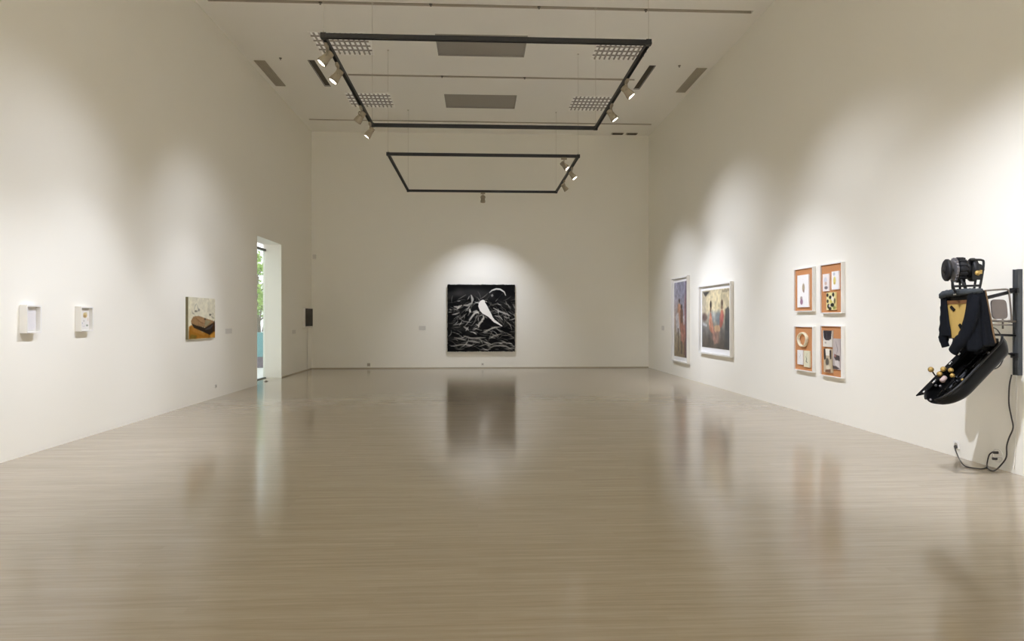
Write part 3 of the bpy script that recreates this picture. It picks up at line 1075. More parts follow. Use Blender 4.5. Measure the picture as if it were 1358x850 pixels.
def wide_picture():
    p = Pic(110, 76, (206, 192, 158))
    d = np.hypot((p.u - .55) / .6, (p.v - .22) / .5)
    p.blend(np.clip(1 - d, 0, 1), (232, 218, 176))
    p.blend(np.clip((.22 - p.u) * 3, 0, 1) * .6, (150, 148, 146))
    p.blend(np.clip((p.v - .38) * 3.2, 0, 1) * .9, (116, 116, 116))
    p.blend(np.clip((p.v - .60) * 3.2, 0, 1) * .9, (78, 72, 64))
    p.poly([(.02, .02), (.30, .02), (.14, .11)], (40, 40, 42), .9)
    p.poly([(.72, .02), (1, 0), (1, .05), (.75, .06)], (120, 110, 92), .7)
    p.poly([(.84, .34), (.94, .30), (1, .38), (1, .98), (.82, .98)], (66, 70, 72), .85)
    p.ell(.40, .46, .16, .10, (150, 160, 166), .7, .8)
    p.ell(.62, .48, .10, .12, (118, 130, 138), .8, .7)
    p.ell(.10, .47, .10, .07, (96, 74, 70), .8, .6)
    p.poly([(.02, .56), (.2, .60), (.2, .64), (.02, .61)], (200, 204, 206), .7)
    # figure on the left, dark hair, reddish wrap
    p.ell(.335, .26, .032, .075, (40, 34, 34), 1, .3)
    p.ell(.325, .345, .026, .04, (128, 96, 74), 1, .4)
    p.poly([(.30, .40), (.35, .40), (.39, .52), (.43, .64), (.45, .76), (.36, .74), (.28, .68), (.27, .52)], (204, 128, 98), .85)
    p.poly([(.33, .46), (.38, .50), (.40, .66), (.35, .66)], (222, 176, 150), .6)
    p.poly([(.40, .66), (.52, .72), (.56, .90), (.48, .94), (.40, .84)], (178, 128, 112), .7)
    # figure on the right
    p.ell(.735, .235, .035, .055, (92, 72, 60), 1, .35)
    p.ell(.73, .31, .028, .03, (140, 108, 84), 1, .4)
    p.poly([(.70, .35), (.77, .35), (.80, .46), (.76, .58), (.70, .66), (.65, .62), (.66, .46)], (196, 110, 92), .85)
    p.poly([(.74, .40), (.78, .44), (.74, .56), (.71, .54)], (206, 96, 110), .6)
    p.poly([(.46, .62), (.64, .60), (.68, .70), (.56, .74), (.46, .70)], (214, 168, 120), .7)
    p.poly([(.54, .72), (.64, .70), (.62, .92), (.54, .92)], (150, 120, 106), .7)
    for k in range(10):
        x = .30 + .035 * k
        p.stroke([(x, .66 + .02 * (k % 3)), (x + .05, .80), (x + .03, .92)], .006, ((196, 170, 158), (150, 104, 92), (88, 76, 70))[k % 3], .5)
    p.blend(np.clip(p.v - .62, 0, 1) * .9 * (p.noise(20, 12, 6) - .2), (156, 126, 108))
    p.blend(.16 * (p.noise(30, 24, 8) - .3), (60, 56, 50))
    return p.soften(1, 1.0, .2, 9)


photo(16.37, 17.74, .38, 2.55, .09, tall_picture(), 'tall white-framed photograph of standing figures, farthest on the right wall', .10)
photo(13.53, 15.52, .70, 2.25, .09, wide_picture(), 'wide white-framed photograph of two figures on the right wall', .11)


# ---- four cork box frames
def cork_box(y0, y1, z0, z1, label):
    t = thing('cork_box_frame', (R, (y0 + y1) / 2, z0), label, 'box frame', 'four cork box frames on the right wall')
    d, b = .055, .014
    frame_right('frame', y0, y1, z0, z1, d, b, M['white'], t)
    MB().box(R - .032, R - .001, y0 + b, y1 - b, z0 + b, z1 - b).build('cork_board', M['cork'], t)
    t['span'] = (y0, y1, z0, z1)
    return t


def card(t, u0, u1, v0, v1, pic, name='card', th=.022):
    y0, y1, z0, z1 = t['span']
    w, h = y1 - y0, z1 - z0
    # u from the far end (left in view) to the near end, v downwards
    pic.panel(name, (R - .0325 - th, y1 - w * u0, z1 - h * v0), (0, -w * (u1 - u0), 0), (0, 0, -h * (v1 - v0)), (th, 0, 0), M['print'], t)


A = cork_box(10.17, 10.79, 1.605, 2.295, 'cork box frame holding one tall white sheet, upper left of the four')
p = Pic(44, 84, (250, 248, 244))
p.ell(.55, .40, .11, .13, (176, 158, 128), .95, .35)
p.ell(.58, .50, .05, .05, (140, 112, 108), .9, .4)
p.ell(.36, .72, .10, .06, (172, 156, 146), .9, .4)
p.ell(.38, .83, .12, .09, (150, 108, 134), .95, .35)
p.stroke([(.5, .1), (.55, .3)], .004, (214, 212, 210), .8)
card(A, .20, .80, .16, .90, p, 'tall_sheet')

Bx = cork_box(9.34, 9.95, 1.570, 2.300, 'cork box frame with two white cards over a checkered one, upper right of four')
p = Pic(34, 48, (240, 232, 228))
p.ell(.45, .35, .24, .16, (206, 208, 220), .8, .5)
p.ell(.5, .55, .18, .10, (206, 172, 150), .8, .5)
p.ell(.55, .80, .26, .09, (120, 110, 112), .9, .4)
card(Bx, .14, .44, .20, .55, p)
p = Pic(34, 48, (248, 246, 244))
p.ell(.42, .5, .18, .20, (222, 206, 104), .9, .5)
p.ell(.35, .15, .15, .09, (190, 196, 204), .8, .5)
p.ell(.42, .66, .14, .06, (200, 176, 80), .8, .5)
card(Bx, .56, .88, .17, .53, p)
p = Pic(44, 44, (232, 222, 160))
for (x, y, rx, ry, c_) in [(.12, .15, .12, .10, (20, 18, 16)), (.42, .28, .14, .10, (22, 20, 16)), (.75, .14, .12, .12, (24, 22, 18)), (.14, .50, .11, .10, (24, 22, 18)),
                           (.22, .78, .13, .13, (20, 18, 18)), (.66, .72, .20, .11, (20, 22, 16)), (.40, .92, .16, .09, (28, 30, 16)), (.90, .50, .08, .16, (70, 66, 40)),
                           (.34, .76, .09, .07, (214, 206, 210)), (.52, .50, .09, .12, (200, 190, 70)), (.66, .36, .13, .14, (244, 238, 226)), (.85, .88, .14, .10, (142, 150, 74))]:
    p.ell(x, y, rx, ry, c_, .95, .35)
card(Bx, .32, .74, .58, .93, p, 'checkered_card')

Cx = cork_box(10.17, 10.79, .665, 1.375, 'cork box frame with a ring-shaped piece above two narrow cards, lower left of the four')
y0, y1, z0, z1 = Cx['span']
cy, cz = y1 - (y1 - y0) * .48, z1 - (z1 - z0) * .30
m = MB()
ring = [(R - .047, cy + .14 * math.cos(a) * (1 + .06 * math.sin(3 * a)), cz + .105 * math.sin(a)) for a in [2 * PI * k / 28 for k in range(28)]]
m.tube(ring, .034, 8, closed=True, flat=(1.0, .42))
m.build('ring_piece', noisy('cream_card', rgb(238, 230, 190), rgb(214, 206, 190), 30, .7), Cx)
p = Pic(30, 56, (240, 238, 234))
p.stroke([(.4, .2), (.55, .35), (.42, .5), (.5, .62)], .02, (150, 148, 150), .8)
p.stroke([(.1, .05), (.1, .95)], .04, (206, 200, 196), .7)
card(Cx, .20, .50, .54, .86, p, 'narrow_card')
p = Pic(30, 56, (228, 224, 194))
p.stroke([(.35, .35), (.5, .5), (.4, .65), (.62, .72)], .04, (58, 66, 50), .9)
p.stroke([(.55, .15), (.5, .4)], .02, (150, 150, 110), .8)
card(Cx, .55, .85, .54, .90, p, 'narrow_card')

Dx = cork_box(9.34, 9.95, .645, 1.395, 'cork box frame with dark and grey torn pictures, lower right of the four')
p = Pic(40, 40, (204, 198, 186))
p.poly([(.05, 0), (.98, 0), (.9, .5), (.65, .62), (.3, .6), (.12, .45)], (48, 42, 48))
p.stroke([(.4, .1), (.45, .5)], .03, (112, 104, 108), .7)
p.poly([(0, .62), (1, .58), (1, 1), (0, 1)], (226, 220, 208), .95)
p.ell(.3, .75, .1, .06, (150, 140, 132), .7, .5)
card(Dx, .15, .58, .10, .42, p, 'picture_scrap')
p = Pic(34, 60, (196, 180, 150))
p.poly([(0, .0), (.2, .0), (.3, .4), (.1, .5), (0, .35)], (48, 42, 40))
p.poly([(.75, .05), (1, .05), (1, .4), (.8, .45)], (58, 50, 48))
p.poly([(.22, .0), (.78, .0), (.7, .28), (.28, .28)], (236, 230, 214))
p.ell(.45, .55, .22, .16, (76, 70, 64), .9, .4)
p.ell(.55, .78, .26, .10, (222, 212, 190), .9, .5)
p.poly([(.2, .9), (.9, .84), (.9, 1), (.2, 1)], (128, 90, 66))
card(Dx, .22, .58, .46, .92, p, 'picture_scrap', .03)
p = Pic(36, 70, (178, 168, 164))
p.poly([(0, 0), (.6, 0), (1, .3), (1, .5), (0, .6)], (192, 182, 176), .8)
p.stroke([(.4, .1), (.65, .35), (.5, .5)], .03, (122, 116, 116), .8)
p.poly([(.2, .5), (.9, .55), (.95, .72), (.4, .7), (.15, .62)], (66, 58, 58), .9)
p.poly([(.25, .72), (.75, .70), (.95, .95), (.3, .86)], (216, 208, 202), .9)
p.poly([(0, .88), (.5, .9), (.9, .96), (.5, 1), (0, 1)], (70, 58, 56), .9)
p.ell(.3, .56, .15, .05, (176, 120, 110), .7, .5)
card(Dx, .60, .93, .25, .84, p, 'picture_scrap', .016)
for b_ in (A, Bx, Cx, Dx):
    del b_['span']

# ------------------------------------------------------------------ the wall sculpture
PY = 6.245
S = thing('wall_sculpture', (5.15, PY, 0.955), 'black wheeled figure sculpture with draped jacket bracketed off the right wall', 'sculpture')
m = MB()
m.box(R - .040, R - .0005, PY - .034, PY + .034, .955, 1.968, .003)
m.box(R - .046, R - .0405, PY - .034, PY - .020, .955, 1.968)
m.box(R - .046, R - .0405, PY + .020, PY + .034, .955, 1.968)
m.build('wall_rail', M['steel_post'], S)

XF, XB = 4.485, 4.66                # front and rear (foot) of the torso case
YN, YF = 5.93, 6.345              # near and far side
ZT, ZB = 1.735, 1.305
def shear(bm):
    """the rear of the case leans forward towards the top"""
    for v in bm.verts:
        f = min(1.0, max(0.0, (v.co.x - XF) / (XB - XF)))
        v.co.x -= .085 * f * (v.co.z - ZB) / (ZT - ZB)


# torso case
m = MB()
m.box(XF + .012, XB - .012, YN + .012, YF - .012, ZB, ZT, .012)
shear(m.bm)
m.build('torso_case', M['glossy_black'], S)
rim = MB()
for (a0, a1, b0, b1) in ((YN - .036, YN + .014, ZB - .03, ZT + .02), (YF - .014, YF + .004, ZB - .03, ZT + .02)):
    rim.box(XB - .012, XB + .004, a0, a1, b0, b1, .003)
rim.box(XB - .011, XB + .003, YN + .014, YF - .014, ZT - .005, ZT + .018, .003)
shear(rim.bm)
rim.build('case_rim', M['wood_trim'], S)
# mustard front plate, tapering downwards, with two dark slots
m = MB()
top_l, top_r, bot_r, bot_l = at(1255, 400, 6.33), at(1286.5, 399, 6.05), at(1276, 447.5, 6.09), at(1264, 448.5, 6.22)
xf = XF - .002
pl = [(xf, 6.285, 1.665), (xf, 5.965, 1.665), (xf, 5.99, 1.315), (xf, 6.215, 1.315)]
vs0 = [m.bm.verts.new(q) for q in pl]
vs1 = [m.bm.verts.new((q[0] + .013, q[1], q[2])) for q in pl]
m.bm.faces.new(vs0)
m.bm.faces.new(list(reversed(vs1)))
for i in range(4):
    m.bm.faces.new((vs0[i], vs1[i], vs1[(i + 1) % 4], vs0[(i + 1) % 4]))
pm = m.build('front_plate', M['mustard'], S)
MB().box(xf - .006, xf - .0005, 5.98, 6.27, 1.635, 1.668, .002).build('plate_strip', M['brown_strip'], S)
for (y, z, rr_) in ((6.195, 1.592, .62), (6.085, 1.418, .85)):
    m = MB()
    rt = Matrix.Rotation(rr_, 3, 'X')
    m.box(xf - .012, xf - .0005, y - .033, y + .033, z - .014, z + .014, .004, rot=rt)
    m.build('plate_slot', M['glossy_black'], S)
m = MB()
m.box(xf - .004, xf + .012, 5.99, 6.20, 1.285, 1.313, .003)
m.build('plate_edge', M['glossy_black'], S)

# jacket hung over the case: one mesh of collar-less cloth
m = MB()


def wrinkle(v, amp=.008, sc=14):
    q = Vector((v.x * sc, v.y * sc, v.z * sc * .45))
    return Vector((mnoise.noise(q), mnoise.noise(q + Vector((7, 3, 1))), mnoise.noise(q + Vector((2, 9, 5))) * .5)) * amp


def lerp(a, b, t):
    return a + (b - a) * t


NU, NV = 18, 22
# near half: from the front lapel round the near side to the rear edge
rows = []
for j in range(NV):
    q = j / (NV - 1)
    lap = lerp(5.965, 6.075, q)
    zb = lerp(ZT + .012, 1.245, q)
    row = []
    for i in range(NU):
        s = i / (NU - 1)
        if s < .42:                       # front strip
            a = s / .42
            v = Vector((XF - .018 - .012 * q, lerp(lap, YN - .012, a), zb - .04 * a * q))
        elif s < .5:
            a = (s - .42) / .08
            v = Vector((lerp(XF - .018, XF + .01, a), YN - .014 - .012 * q, zb - .045 * q))
        else:
            a = (s - .5) / .5
            v = Vector((lerp(XF + .01, XB - .014, a), YN - .018 - .028 * q * (1 - a), lerp(ZT + .012, lerp(1.235, 1.27, a), q)))
        row.append(v + wrinkle(v, .018 * q + .003, 9) + Vector((-.010 * math.sin(s * 19) * q, -.016 * math.sin(s * 26 + 1) * q, 0)))
    rows.append(row)
m.sheet(rows, .008)
# far half: narrow front lapel and far side
rows = []
for j in range(NV):
    q = j / (NV - 1)
    row = []
    for i in range(10):
        s = i / 9
        lap = lerp(6.285, 6.205, q)
        if s < .5:
            a = s / .5
            v = Vector((XF - .016 - .010 * q, lerp(lap, YF + .014, a), lerp(ZT + .012, 1.325, q)))
        else:
            a = (s - .5) / .5
            v = Vector((lerp(XF - .006, XB - .02, a), YF + .018, lerp(ZT + .012, 1.31, q)))
        row.append(v + wrinkle(v, .012 * q + .002, 9))
    rows.append(row)
m.sheet(rows, .008)
# cloth over the shoulders
rows = []
for j in range(8):
    q = j / 7
    rows.append([Vector((lerp(XF - .012, XB + .012, i / 7), lerp(YN - .018, YF + .018, q), ZT + .014 + .010 * math.sin(PI * q))) + wrinkle(Vector((i, q * 5, 1)), .004, 1)
                 for i in range(8)])
m.sheet(rows, .008)
# far sleeve: hangs to a narrow cuff
sl = smooth([(4.52, 6.32, 1.70), (4.515, 6.335, 1.60), (4.51, 6.34, 1.48), (4.502, 6.345, 1.36), (4.498, 6.343, 1.28), (4.505, 6.33, 1.225)], 4)
rr_ = [lerp(.05, .044, k / (len(sl) - 1)) * (1 + .10 * math.sin(k * 1.9)) if k < len(sl) - 4 else .034 for k in range(len(sl))]
m.tube(sl, .05, 14, rr=rr_, flat=(.75, 1.25))
# near sleeve: swings forward across the front of the lower shell
sl = smooth([(4.50, 5.93, 1.70), (4.475, 5.925, 1.58), (4.455, 5.945, 1.45), (4.44, 5.985, 1.34), (4.42, 6.05, 1.255), (4.415, 6.10, 1.19)], 4)
rr_ = [lerp(.05, .058, k / (len(sl) - 1)) * (1 + .08 * math.sin(k * 2.3)) if k < len(sl) - 4 else .046 for k in range(len(sl))]
m.tube(sl, .05, 14, rr=rr_, flat=(.8, 1.2))
shear(m.bm)
m.build('jacket', M['jacket'], S)
m = MB()
cl = smooth([(4.475, 6.335, 1.70), (4.463, 6.31, 1.724), (4.465, 6.25, 1.735), (4.465, 6.13, 1.738), (4.468, 5.99, 1.742), (4.48, 5.92, 1.745), (4.545, 5.915, 1.748)], 5)
m.tube(cl, .03, 12, rr=[.022 + .012 * math.sin(PI * min(1, (k + 3) / len(cl))) + .003 * math.sin(k * 2.1) for k in range(len(cl))])
m.build('collar', M['collar'], S)
MB().box(4.427, 4.433, 6.08, 6.12, 1.715, 1.728, .002).build('neck_tag', M['chrome'], S)

# head: three wheels on an axle inside a bent tube frame
AZ, AY = 1.952, 6.14
HAX = Vector((.955, -.297, 0)).normalized()
HROT = Matrix.Translation((4.507, AY, AZ)) @ Matrix.Rotation(math.atan2(HAX.y, HAX.x), 4, 'Z')


def head_part(m, name, mt, parent):
    """built along X about the origin, then turned to the head's axle"""
    m.bm.transform(HROT)
    return m.build(name, mt, parent)


for k, x in enumerate((-.108, 0.0, .102)):
    m = MB()
    rO = (.104, .112, .110)[k]
    fat = (1.0, 1.7, 1.35)[k]
    prof = [(-.020, .02), (-.020, .05), (-.016, .056), (-.020, rO - .024), (-.017, rO - .009), (-.009, rO), (.009, rO), (.017, rO - .009), (.020, rO - .024), (.016, .056), (.020, .05), (.020, .02)]
    m.lathe([(q * fat, r_) for q, r_ in prof], (x, 0, 0), (1, 0, 0), 32)
    if k == 1:                                   # chunky tread
        for j in range(16):
            a = 2 * PI * j / 16
            m.box(x - .030, x + .030, -.012, .012, rO - .008, rO + .007, .003, rot=Matrix.Rotation(-a, 3, 'X'), pivot=(x, 0, 0))
    w = head_part(m, 'wheel', M['rubber'], S)
    head_part(MB().lathe([(-.027 * fat, .012), (-.027 * fat, .034), (-.0205 * fat, .036)], (x, 0, 0), (1, 0, 0), 20), 'hub', M['black_metal'], w)
    if k == 1:
        mm = MB()
        mm.lathe([(-.056, .066), (-.056, rO - .006), (-.038, rO - .004), (-.0345, .066)], (x, 0, 0), (1, 0, 0), 26)
        for j in range(22):
            a = 2 * PI * j / 22
            mm.box(x - .058, x - .040, -.008, .008, rO - .012, rO + .004, .002, rot=Matrix.Rotation(-a, 3, 'X'), pivot=(x, 0, 0))
        head_part(mm, 'gear_ring', M['silver_worn'], w)
head_part(MB().tube([(-.15, 0, 0), (.20, 0, 0)], .011, 12), 'axle', M['black_metal'], S)
head_part(MB().lathe([(.036, .06), (.036, .078), (.044, .084), (.066, .084), (.074, .078), (.074, .06)], (0, 0, 0), (1, 0, 0), 24), 'motor_drum', M['black_metal'], S)
for y in (6.035, 6.255):
    m = MB()
    pts = [at(1286, 344.5, y), at(1294, 344.5, y), at(1302, 345, y), at(1304.5, 349, y), at(1302, 368, y), at(1298, 388, y)]
    if y > 6.15:
        pts = [at(1264, 388, y), at(1263, 374, y), at(1266, 356, y), at(1272, 350, y), at(1288, 348, y), at(1294, 349, y), at(1296, 352, y), at(1294, 370, y), at(1291, 388, y)]
    m.tube(smooth(pts, 5), .0105, 10)
    m.tube([at(1264, 379.5, y), at(1298.5, 378.5, y)] if y < 6.15 else [at(1263, 380, y), at(1292, 379, y)], .009, 10)
    m.build('tube_frame', M['black_metal'], S)
m = MB()
m.tube([(4.50, 6.04, 1.75), (4.47, 6.04, 1.80), (4.46, 6.06, 1.86)], .010, 8)
m.tube([at(1273, 371, 6.14), at(1273, 386, 6.14)], .010, 8)
m.tube(smooth([at(1262.5, 371, 6.035), at(1264, 379.5, 6.035), at(1267, 388, 6.035)], 4), .0105, 8)
m.tube([at(1287, 345, 6.035), at(1288, 346, 6.14), at(1288, 348, 6.255)], .0105, 8)
m.tube([at(1278, 371, 6.09), at(1282, 387, 6.09)], .011, 8)
m.tube([at(1301, 352, 6.035), at(1297, 350, 6.255)], .009, 8)
m.tube([at(1298, 379, 6.035), at(1291, 379, 6.255)], .009, 8)
m.build('struts', M['black_metal'], S)
m = MB()
q0, q1 = at(1289, 352, 6.03), at(1302, 371, 6.03)
m.box(q0.x, q1.x, 6.022, 6.030, q1.z, q0.z, .002)
pb = m.build('side_plate', M['black_metal'], S)
c = at(1295.5, 362, 6.02)
m = MB()
m.lathe([(0, .022), (.012, .026), (.02, .022), (.022, .008), (.03, .008)], (c.x, 6.022, c.z), (0, -1, 0), 16)
m.build('brass_knob', M['brass'], S)
c = at(1300, 360, 6.02)
MB().box(c.x - .01, c.x + .014, 6.012, 6.0218, c.z - .022, c.z + .014, .003).build('brass_clip', M['brass'], S)

# brackets from the rail
m = MB()
m.tube([(4.60, 6.05, 1.665), (R - .048, 6.235, 1.765)], .017, 10)
m.box(R - .066, R - .0465, PY - .05, PY + .05, 1.74, 1.79, .003)
m.build('upper_arm', M['black_metal'], S)
m = MB()
hp = smooth([(4.60, 6.03, 1.745), (4.78, 6.09, 1.762), (4.965, 6.15, 1.772), (5.005, 6.17, 1.755), (5.02, 6.175, 1.70), (5.045, 6.19, 1.58), (5.07, 6.21, 1.46)], 5)
m.tube(hp, .0085, 10)
m.tube([(4.80, 6.11, 1.476), (5.075, 6.21, 1.472)], .010, 10)
m.tube([(4.80, 6.11, 1.44), (5.075, 6.21, 1.435)], .006, 10)
m.tube([(XB - .03, 6.04, 1.49), (4.86, 6.13, 1.474)], .010, 10)
m.tube([(4.95, 6.17, 1.50), (4.95, 6.17, 1.40)], .008, 8)
m.tube([(5.03, 6.20, 1.47), (R - .048, 6.235, 1.47)], .010, 8)
m.build('rear_tube_frame', M['tube_grey'], S)
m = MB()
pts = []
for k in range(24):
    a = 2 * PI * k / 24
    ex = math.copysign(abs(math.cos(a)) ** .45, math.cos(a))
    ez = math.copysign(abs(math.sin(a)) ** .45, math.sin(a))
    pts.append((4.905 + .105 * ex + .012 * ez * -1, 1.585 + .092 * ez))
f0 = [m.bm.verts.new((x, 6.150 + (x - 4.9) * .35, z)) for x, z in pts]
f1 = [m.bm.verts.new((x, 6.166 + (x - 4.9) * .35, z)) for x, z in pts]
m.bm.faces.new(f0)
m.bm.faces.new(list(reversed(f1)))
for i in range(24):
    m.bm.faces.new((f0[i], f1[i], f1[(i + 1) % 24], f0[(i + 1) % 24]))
m.build('grey_back_panel', M['back_panel_grey'], S)  # rounded grey-brown panel among the rear tubes
m = MB()
m.tube([(4.86, 6.17, 1.20), (R - .047, PY, 1.145)], .010, 8)
m.box(R - .064, R - .0465, PY - .04, PY + .04, 1.12, 1.17, .003)
m.build('lower_arm', M['black_metal'], S)
m = MB()
m.tube([(XB - .04, 6.12, 1.34), (4.86, 6.20, 1.345), (R - .047, PY, 1.335)], .011, 8)
m.tube([(4.72, 6.08, 1.32), (4.78, 6.12, 1.25), (4.84, 6.17, 1.20)], .012, 8)
m.build('mid_arm', M['black_metal'], S)
m = MB()
m.tube(smooth([(XB, 6.04, 1.42), (4.83, 6.10, 1.40), (4.93, 6.14, 1.28), (4.96, 6.16, 1.17), (4.90, 6.14, 1.06), (4.80, 6.10, 1.025), (4.70, 6.08, 1.04)], 6), .0055, 6)
m.build('hanging_wire', M['cord'], S)

# lower shell: a long open trough slanting down into the room, round toe
ax0 = Vector((4.815, 6.14, 1.335))
AX = Vector((-.63, 0, -.63)).normalized()
NRM = Vector((-.63, 0, .63)).normalized()          # direction the trough opens
LEN = .84
WD = Vector((0, -1, 0))


def halfw(t):
    w = .185
    if t < .12:
        w *= .70 + .30 * math.sin((t / .12) * PI / 2)
    if t > .70:
        w *= math.sqrt(max(0.0, 1 - ((t - .70) / .32) ** 2))
    return w


def depth(t):
    d = .175
    if t < .10:
        d *= .62 + .38 * t / .10
    if t > .66:
        d *= math.sqrt(max(0.0, 1 - ((t - .66) / .36) ** 2))
    return d


def shell_rows(shrink, lift):
    rows = []
    nt, ns = 30, 21
    for i in range(nt + 1):
        t = i / nt
        w, d = max(halfw(t) - shrink, .002), max(depth(t) - shrink, .002)
        row = []
        for j in range(ns):
            a = PI * j / (ns - 1)
            cx = math.copysign(abs(math.cos(a)) ** .55, math.cos(a))
            sz = abs(math.sin(a)) ** .55
            row.append(ax0 + AX * (LEN * t) + WD * (-cx * w) - NRM * (d * sz) + NRM * lift)
        rows.append(row)
    return rows


m = MB()
m.sheet(shell_rows(0, 0), .010)
m.build('lower_shell', M['glossy_black'], S)
m = MB()
for sg in (-1, 1):
    e = [ax0 + AX * (LEN * i / 30) + WD * (sg * halfw(i / 30)) for i in range(0, 31)]
    m.tube(e, .011, 8)
m.build('shell_rim', M['black_metal'], S)
# lid edge along the far rim, with a pointed end past the toe
m = MB()
e0 = ax0 + WD * (-.18) + AX * .08 + NRM * .012
e1 = ax0 + WD * (-.185) + AX * (LEN * 1.0) + NRM * .024
dv = (e1 - e0)
q = [e0, e0 + dv * .9 + NRM * .0, e1, e0 + dv * .93 + WD * .05 - NRM * .02, e0 + WD * .045 - NRM * .02]
va = [m.bm.verts.new(v) for v in q]
vb = [m.bm.verts.new(v - NRM * .012 + WD * -.004) for v in q]
m.bm.faces.new(va)
m.bm.faces.new(list(reversed(vb)))
for i in range(5):
    m.bm.faces.new((va[i], vb[i], vb[(i + 1) % 5], va[(i + 1) % 5]))
m.build('lid_edge', M['glossy_black'], S)
# inner floor, rails and mechanism
m = MB()
for wy in (-.075, .0, .07):
    m.tube([ax0 + AX * .12 + WD * wy - NRM * .085, ax0 + AX * (LEN * .88) + WD * wy - NRM * .075], .011, 8)
for t in (.22, .4, .58, .76):
    m.tube([ax0 + AX * (LEN * t) + WD * -.12 - NRM * .08, ax0 + AX * (LEN * t) + WD * .12 - NRM * .08], .009, 8)
m.tube([ax0 + AX * .05 + WD * .10 - NRM * .02, ax0 + AX * (LEN * .45) + WD * .13 - NRM * .03], .016, 8)
m.build('inner_rails', M['glossy_black'], S)


def in_shell(px, py, up):
    """a point in front of the shell opening seen at (px,py), up metres above the rim plane"""
    d = at(px, py, 1.0) - Vector((0, 0, EYE))
    o = Vector((0, 0, EYE))
    k = ((ax0 + NRM * up) - o).dot(NRM) / d.dot(NRM)
    return o + d * k


for (px, py, up, r) in ((1234.5, 490, .045, .027), (1251, 489.5, .03, .026), (1246, 496, .02, .026), (1261, 491, .02, .024), (1263, 498, .01, .022)):
    c = in_shell(px, py, up)
    m = MB()
    m.tube([c, c - NRM * (.085 + up) + AX * .02], .007, 8)
    st = m.build('rod', M['black_metal'], S)
    MB().ball(c, r, 3).build('brass_ball', M['brass'], st)
c = in_shell(1251, 503, -.01)
m = MB()
m.lathe([(-.035, .014), (-.03, .022), (.02, .024), (.03, .016)], c, AX, 14)
m.build('pale_bobbin', M['pink_plastic'], S)
for (px, py, up, ln) in ((1239, 506, .012, .05), (1260.5, 482, .012, .04), (1272, 470, .012, .028), (1225.5, 519.5, .02, .03), (1288, 461, .02, .05)):
    c = in_shell(px, py, up)
    m = MB()
    m.tube([c - AX * ln / 2, c + AX * ln / 2], .009, 8)
    m.build('chrome_latch', M['chrome'], S)
for (px, py, up) in ((1241, 511, -.03), (1247, 512, -.03), (1234, 530, -.02), (1276.5, 503.5, .004), (1317, 455, .015), (1311, 468, .01)):
    c = in_shell(px, py, up)
    MB().lathe([(-.012, .007), (-.004, .013), (.006, .012), (.010, .006)], c, NRM, 10).build('bolt', M['brass'] if px == 1276.5 else M['silver_worn'], S)
# hinge block joining shell, case and rail
m = MB()
m.box(4.62, 4.80, 6.05, 6.25, 1.27, 1.315, .006)
m.box(4.68, 4.76, 5.98, 6.06, 1.24, 1.315, .006)
m.build('hinge_block', M['black_metal'], S)

# ---- power cord from the rail to the wall socket
t = thing('power_cord', (5.13, 6.29, 0.0), 'dark power cord looping from the wall sculpture to the floor socket', 'cord')
xw = R - .02


def onw(px, py, x=xw):
    d = at(px, py, 1.0) - Vector((0, 0, EYE))
    k = x / d.x
    return Vector((0, 0, EYE)) + d * k


def onf(px, py, z=.008):
    d = at(px, py, 1.0) - Vector((0, 0, EYE))
    k = (z - EYE) / d.z
    return Vector((0, 0, EYE)) + d * k


cp = [onw(1341.5, 497), onw(1338.5, 512), onw(1338, 535), onw(1341, 552), onw(1343.5, 567), onw(1338, 581), onw(1335, 592), onw(1334.5, 606), onw(1328, 616, R - .03),
      onf(1319, 624), onf(1312, 622.5), onf(1309, 618), onf(1309.5, 612, .05), onw(1312, 603, R - .12), onw(1317, 599, R - .10)]
m = MB()
m.tube(smooth(cp, 6), .0065, 8)
m.build('cord', M['cord'], t)
cp = [onf(1309, 619), onf(1303, 621.5), onf(1290, 620.5), onf(1280, 618), onf(1274.5, 612.5, .03), onw(1271, 606, R - .06), onw(1267.5, 598, R - .05), onw(1266.5, 594, R - .035)]
m = MB()
m.tube(smooth(cp, 6), .0065, 8)
m.build('extension', M['cord'], t)
m = MB()
cc = onw(1266.3, 592.5, R - .03)
m.tube([cc, cc + Vector((.016, 0, 0))], .018, 12)
m.build('plug', M['cord'], t)
m = MB()
for (px, py) in ((1317.5, 600), (1316, 608)):
    c = onw(px, py, R - .11)
    m.tube([c, c + Vector((.02, -.035, .005))], .013, 10)
m.build('connector', M['cord'], t)
m = MB()
c0 = onw(1323, 604, R - .09)
m.tube([c0 + Vector((.0, .065 * math.cos(a), .062 * math.sin(a))) for a in [2 * PI * k / 20 for k in range(20)]], .006, 6, closed=True)
m.tube(smooth([onw(1317, 607, R - .10), onw(1323, 606, R - .10), onw(1329, 607, R - .09)], 4), .007, 6)
m.build('white_lead', M['white_plastic'], t)
t = thing('signal_cord', (R - .01, 6.2, 0.0), 'thin white cord dropping straight down the right wall from the rail', 'cord')
m = MB()
m.tube(smooth([onw(1347.5, 497, R - .012), onw(1348, 530, R - .012), onw(1347, 570, R - .012), onw(1346, 600, R - .012), onw(1344, 622, R - .014)], 6), .0045, 6)
m.build('cord', M['white_plastic'], t)

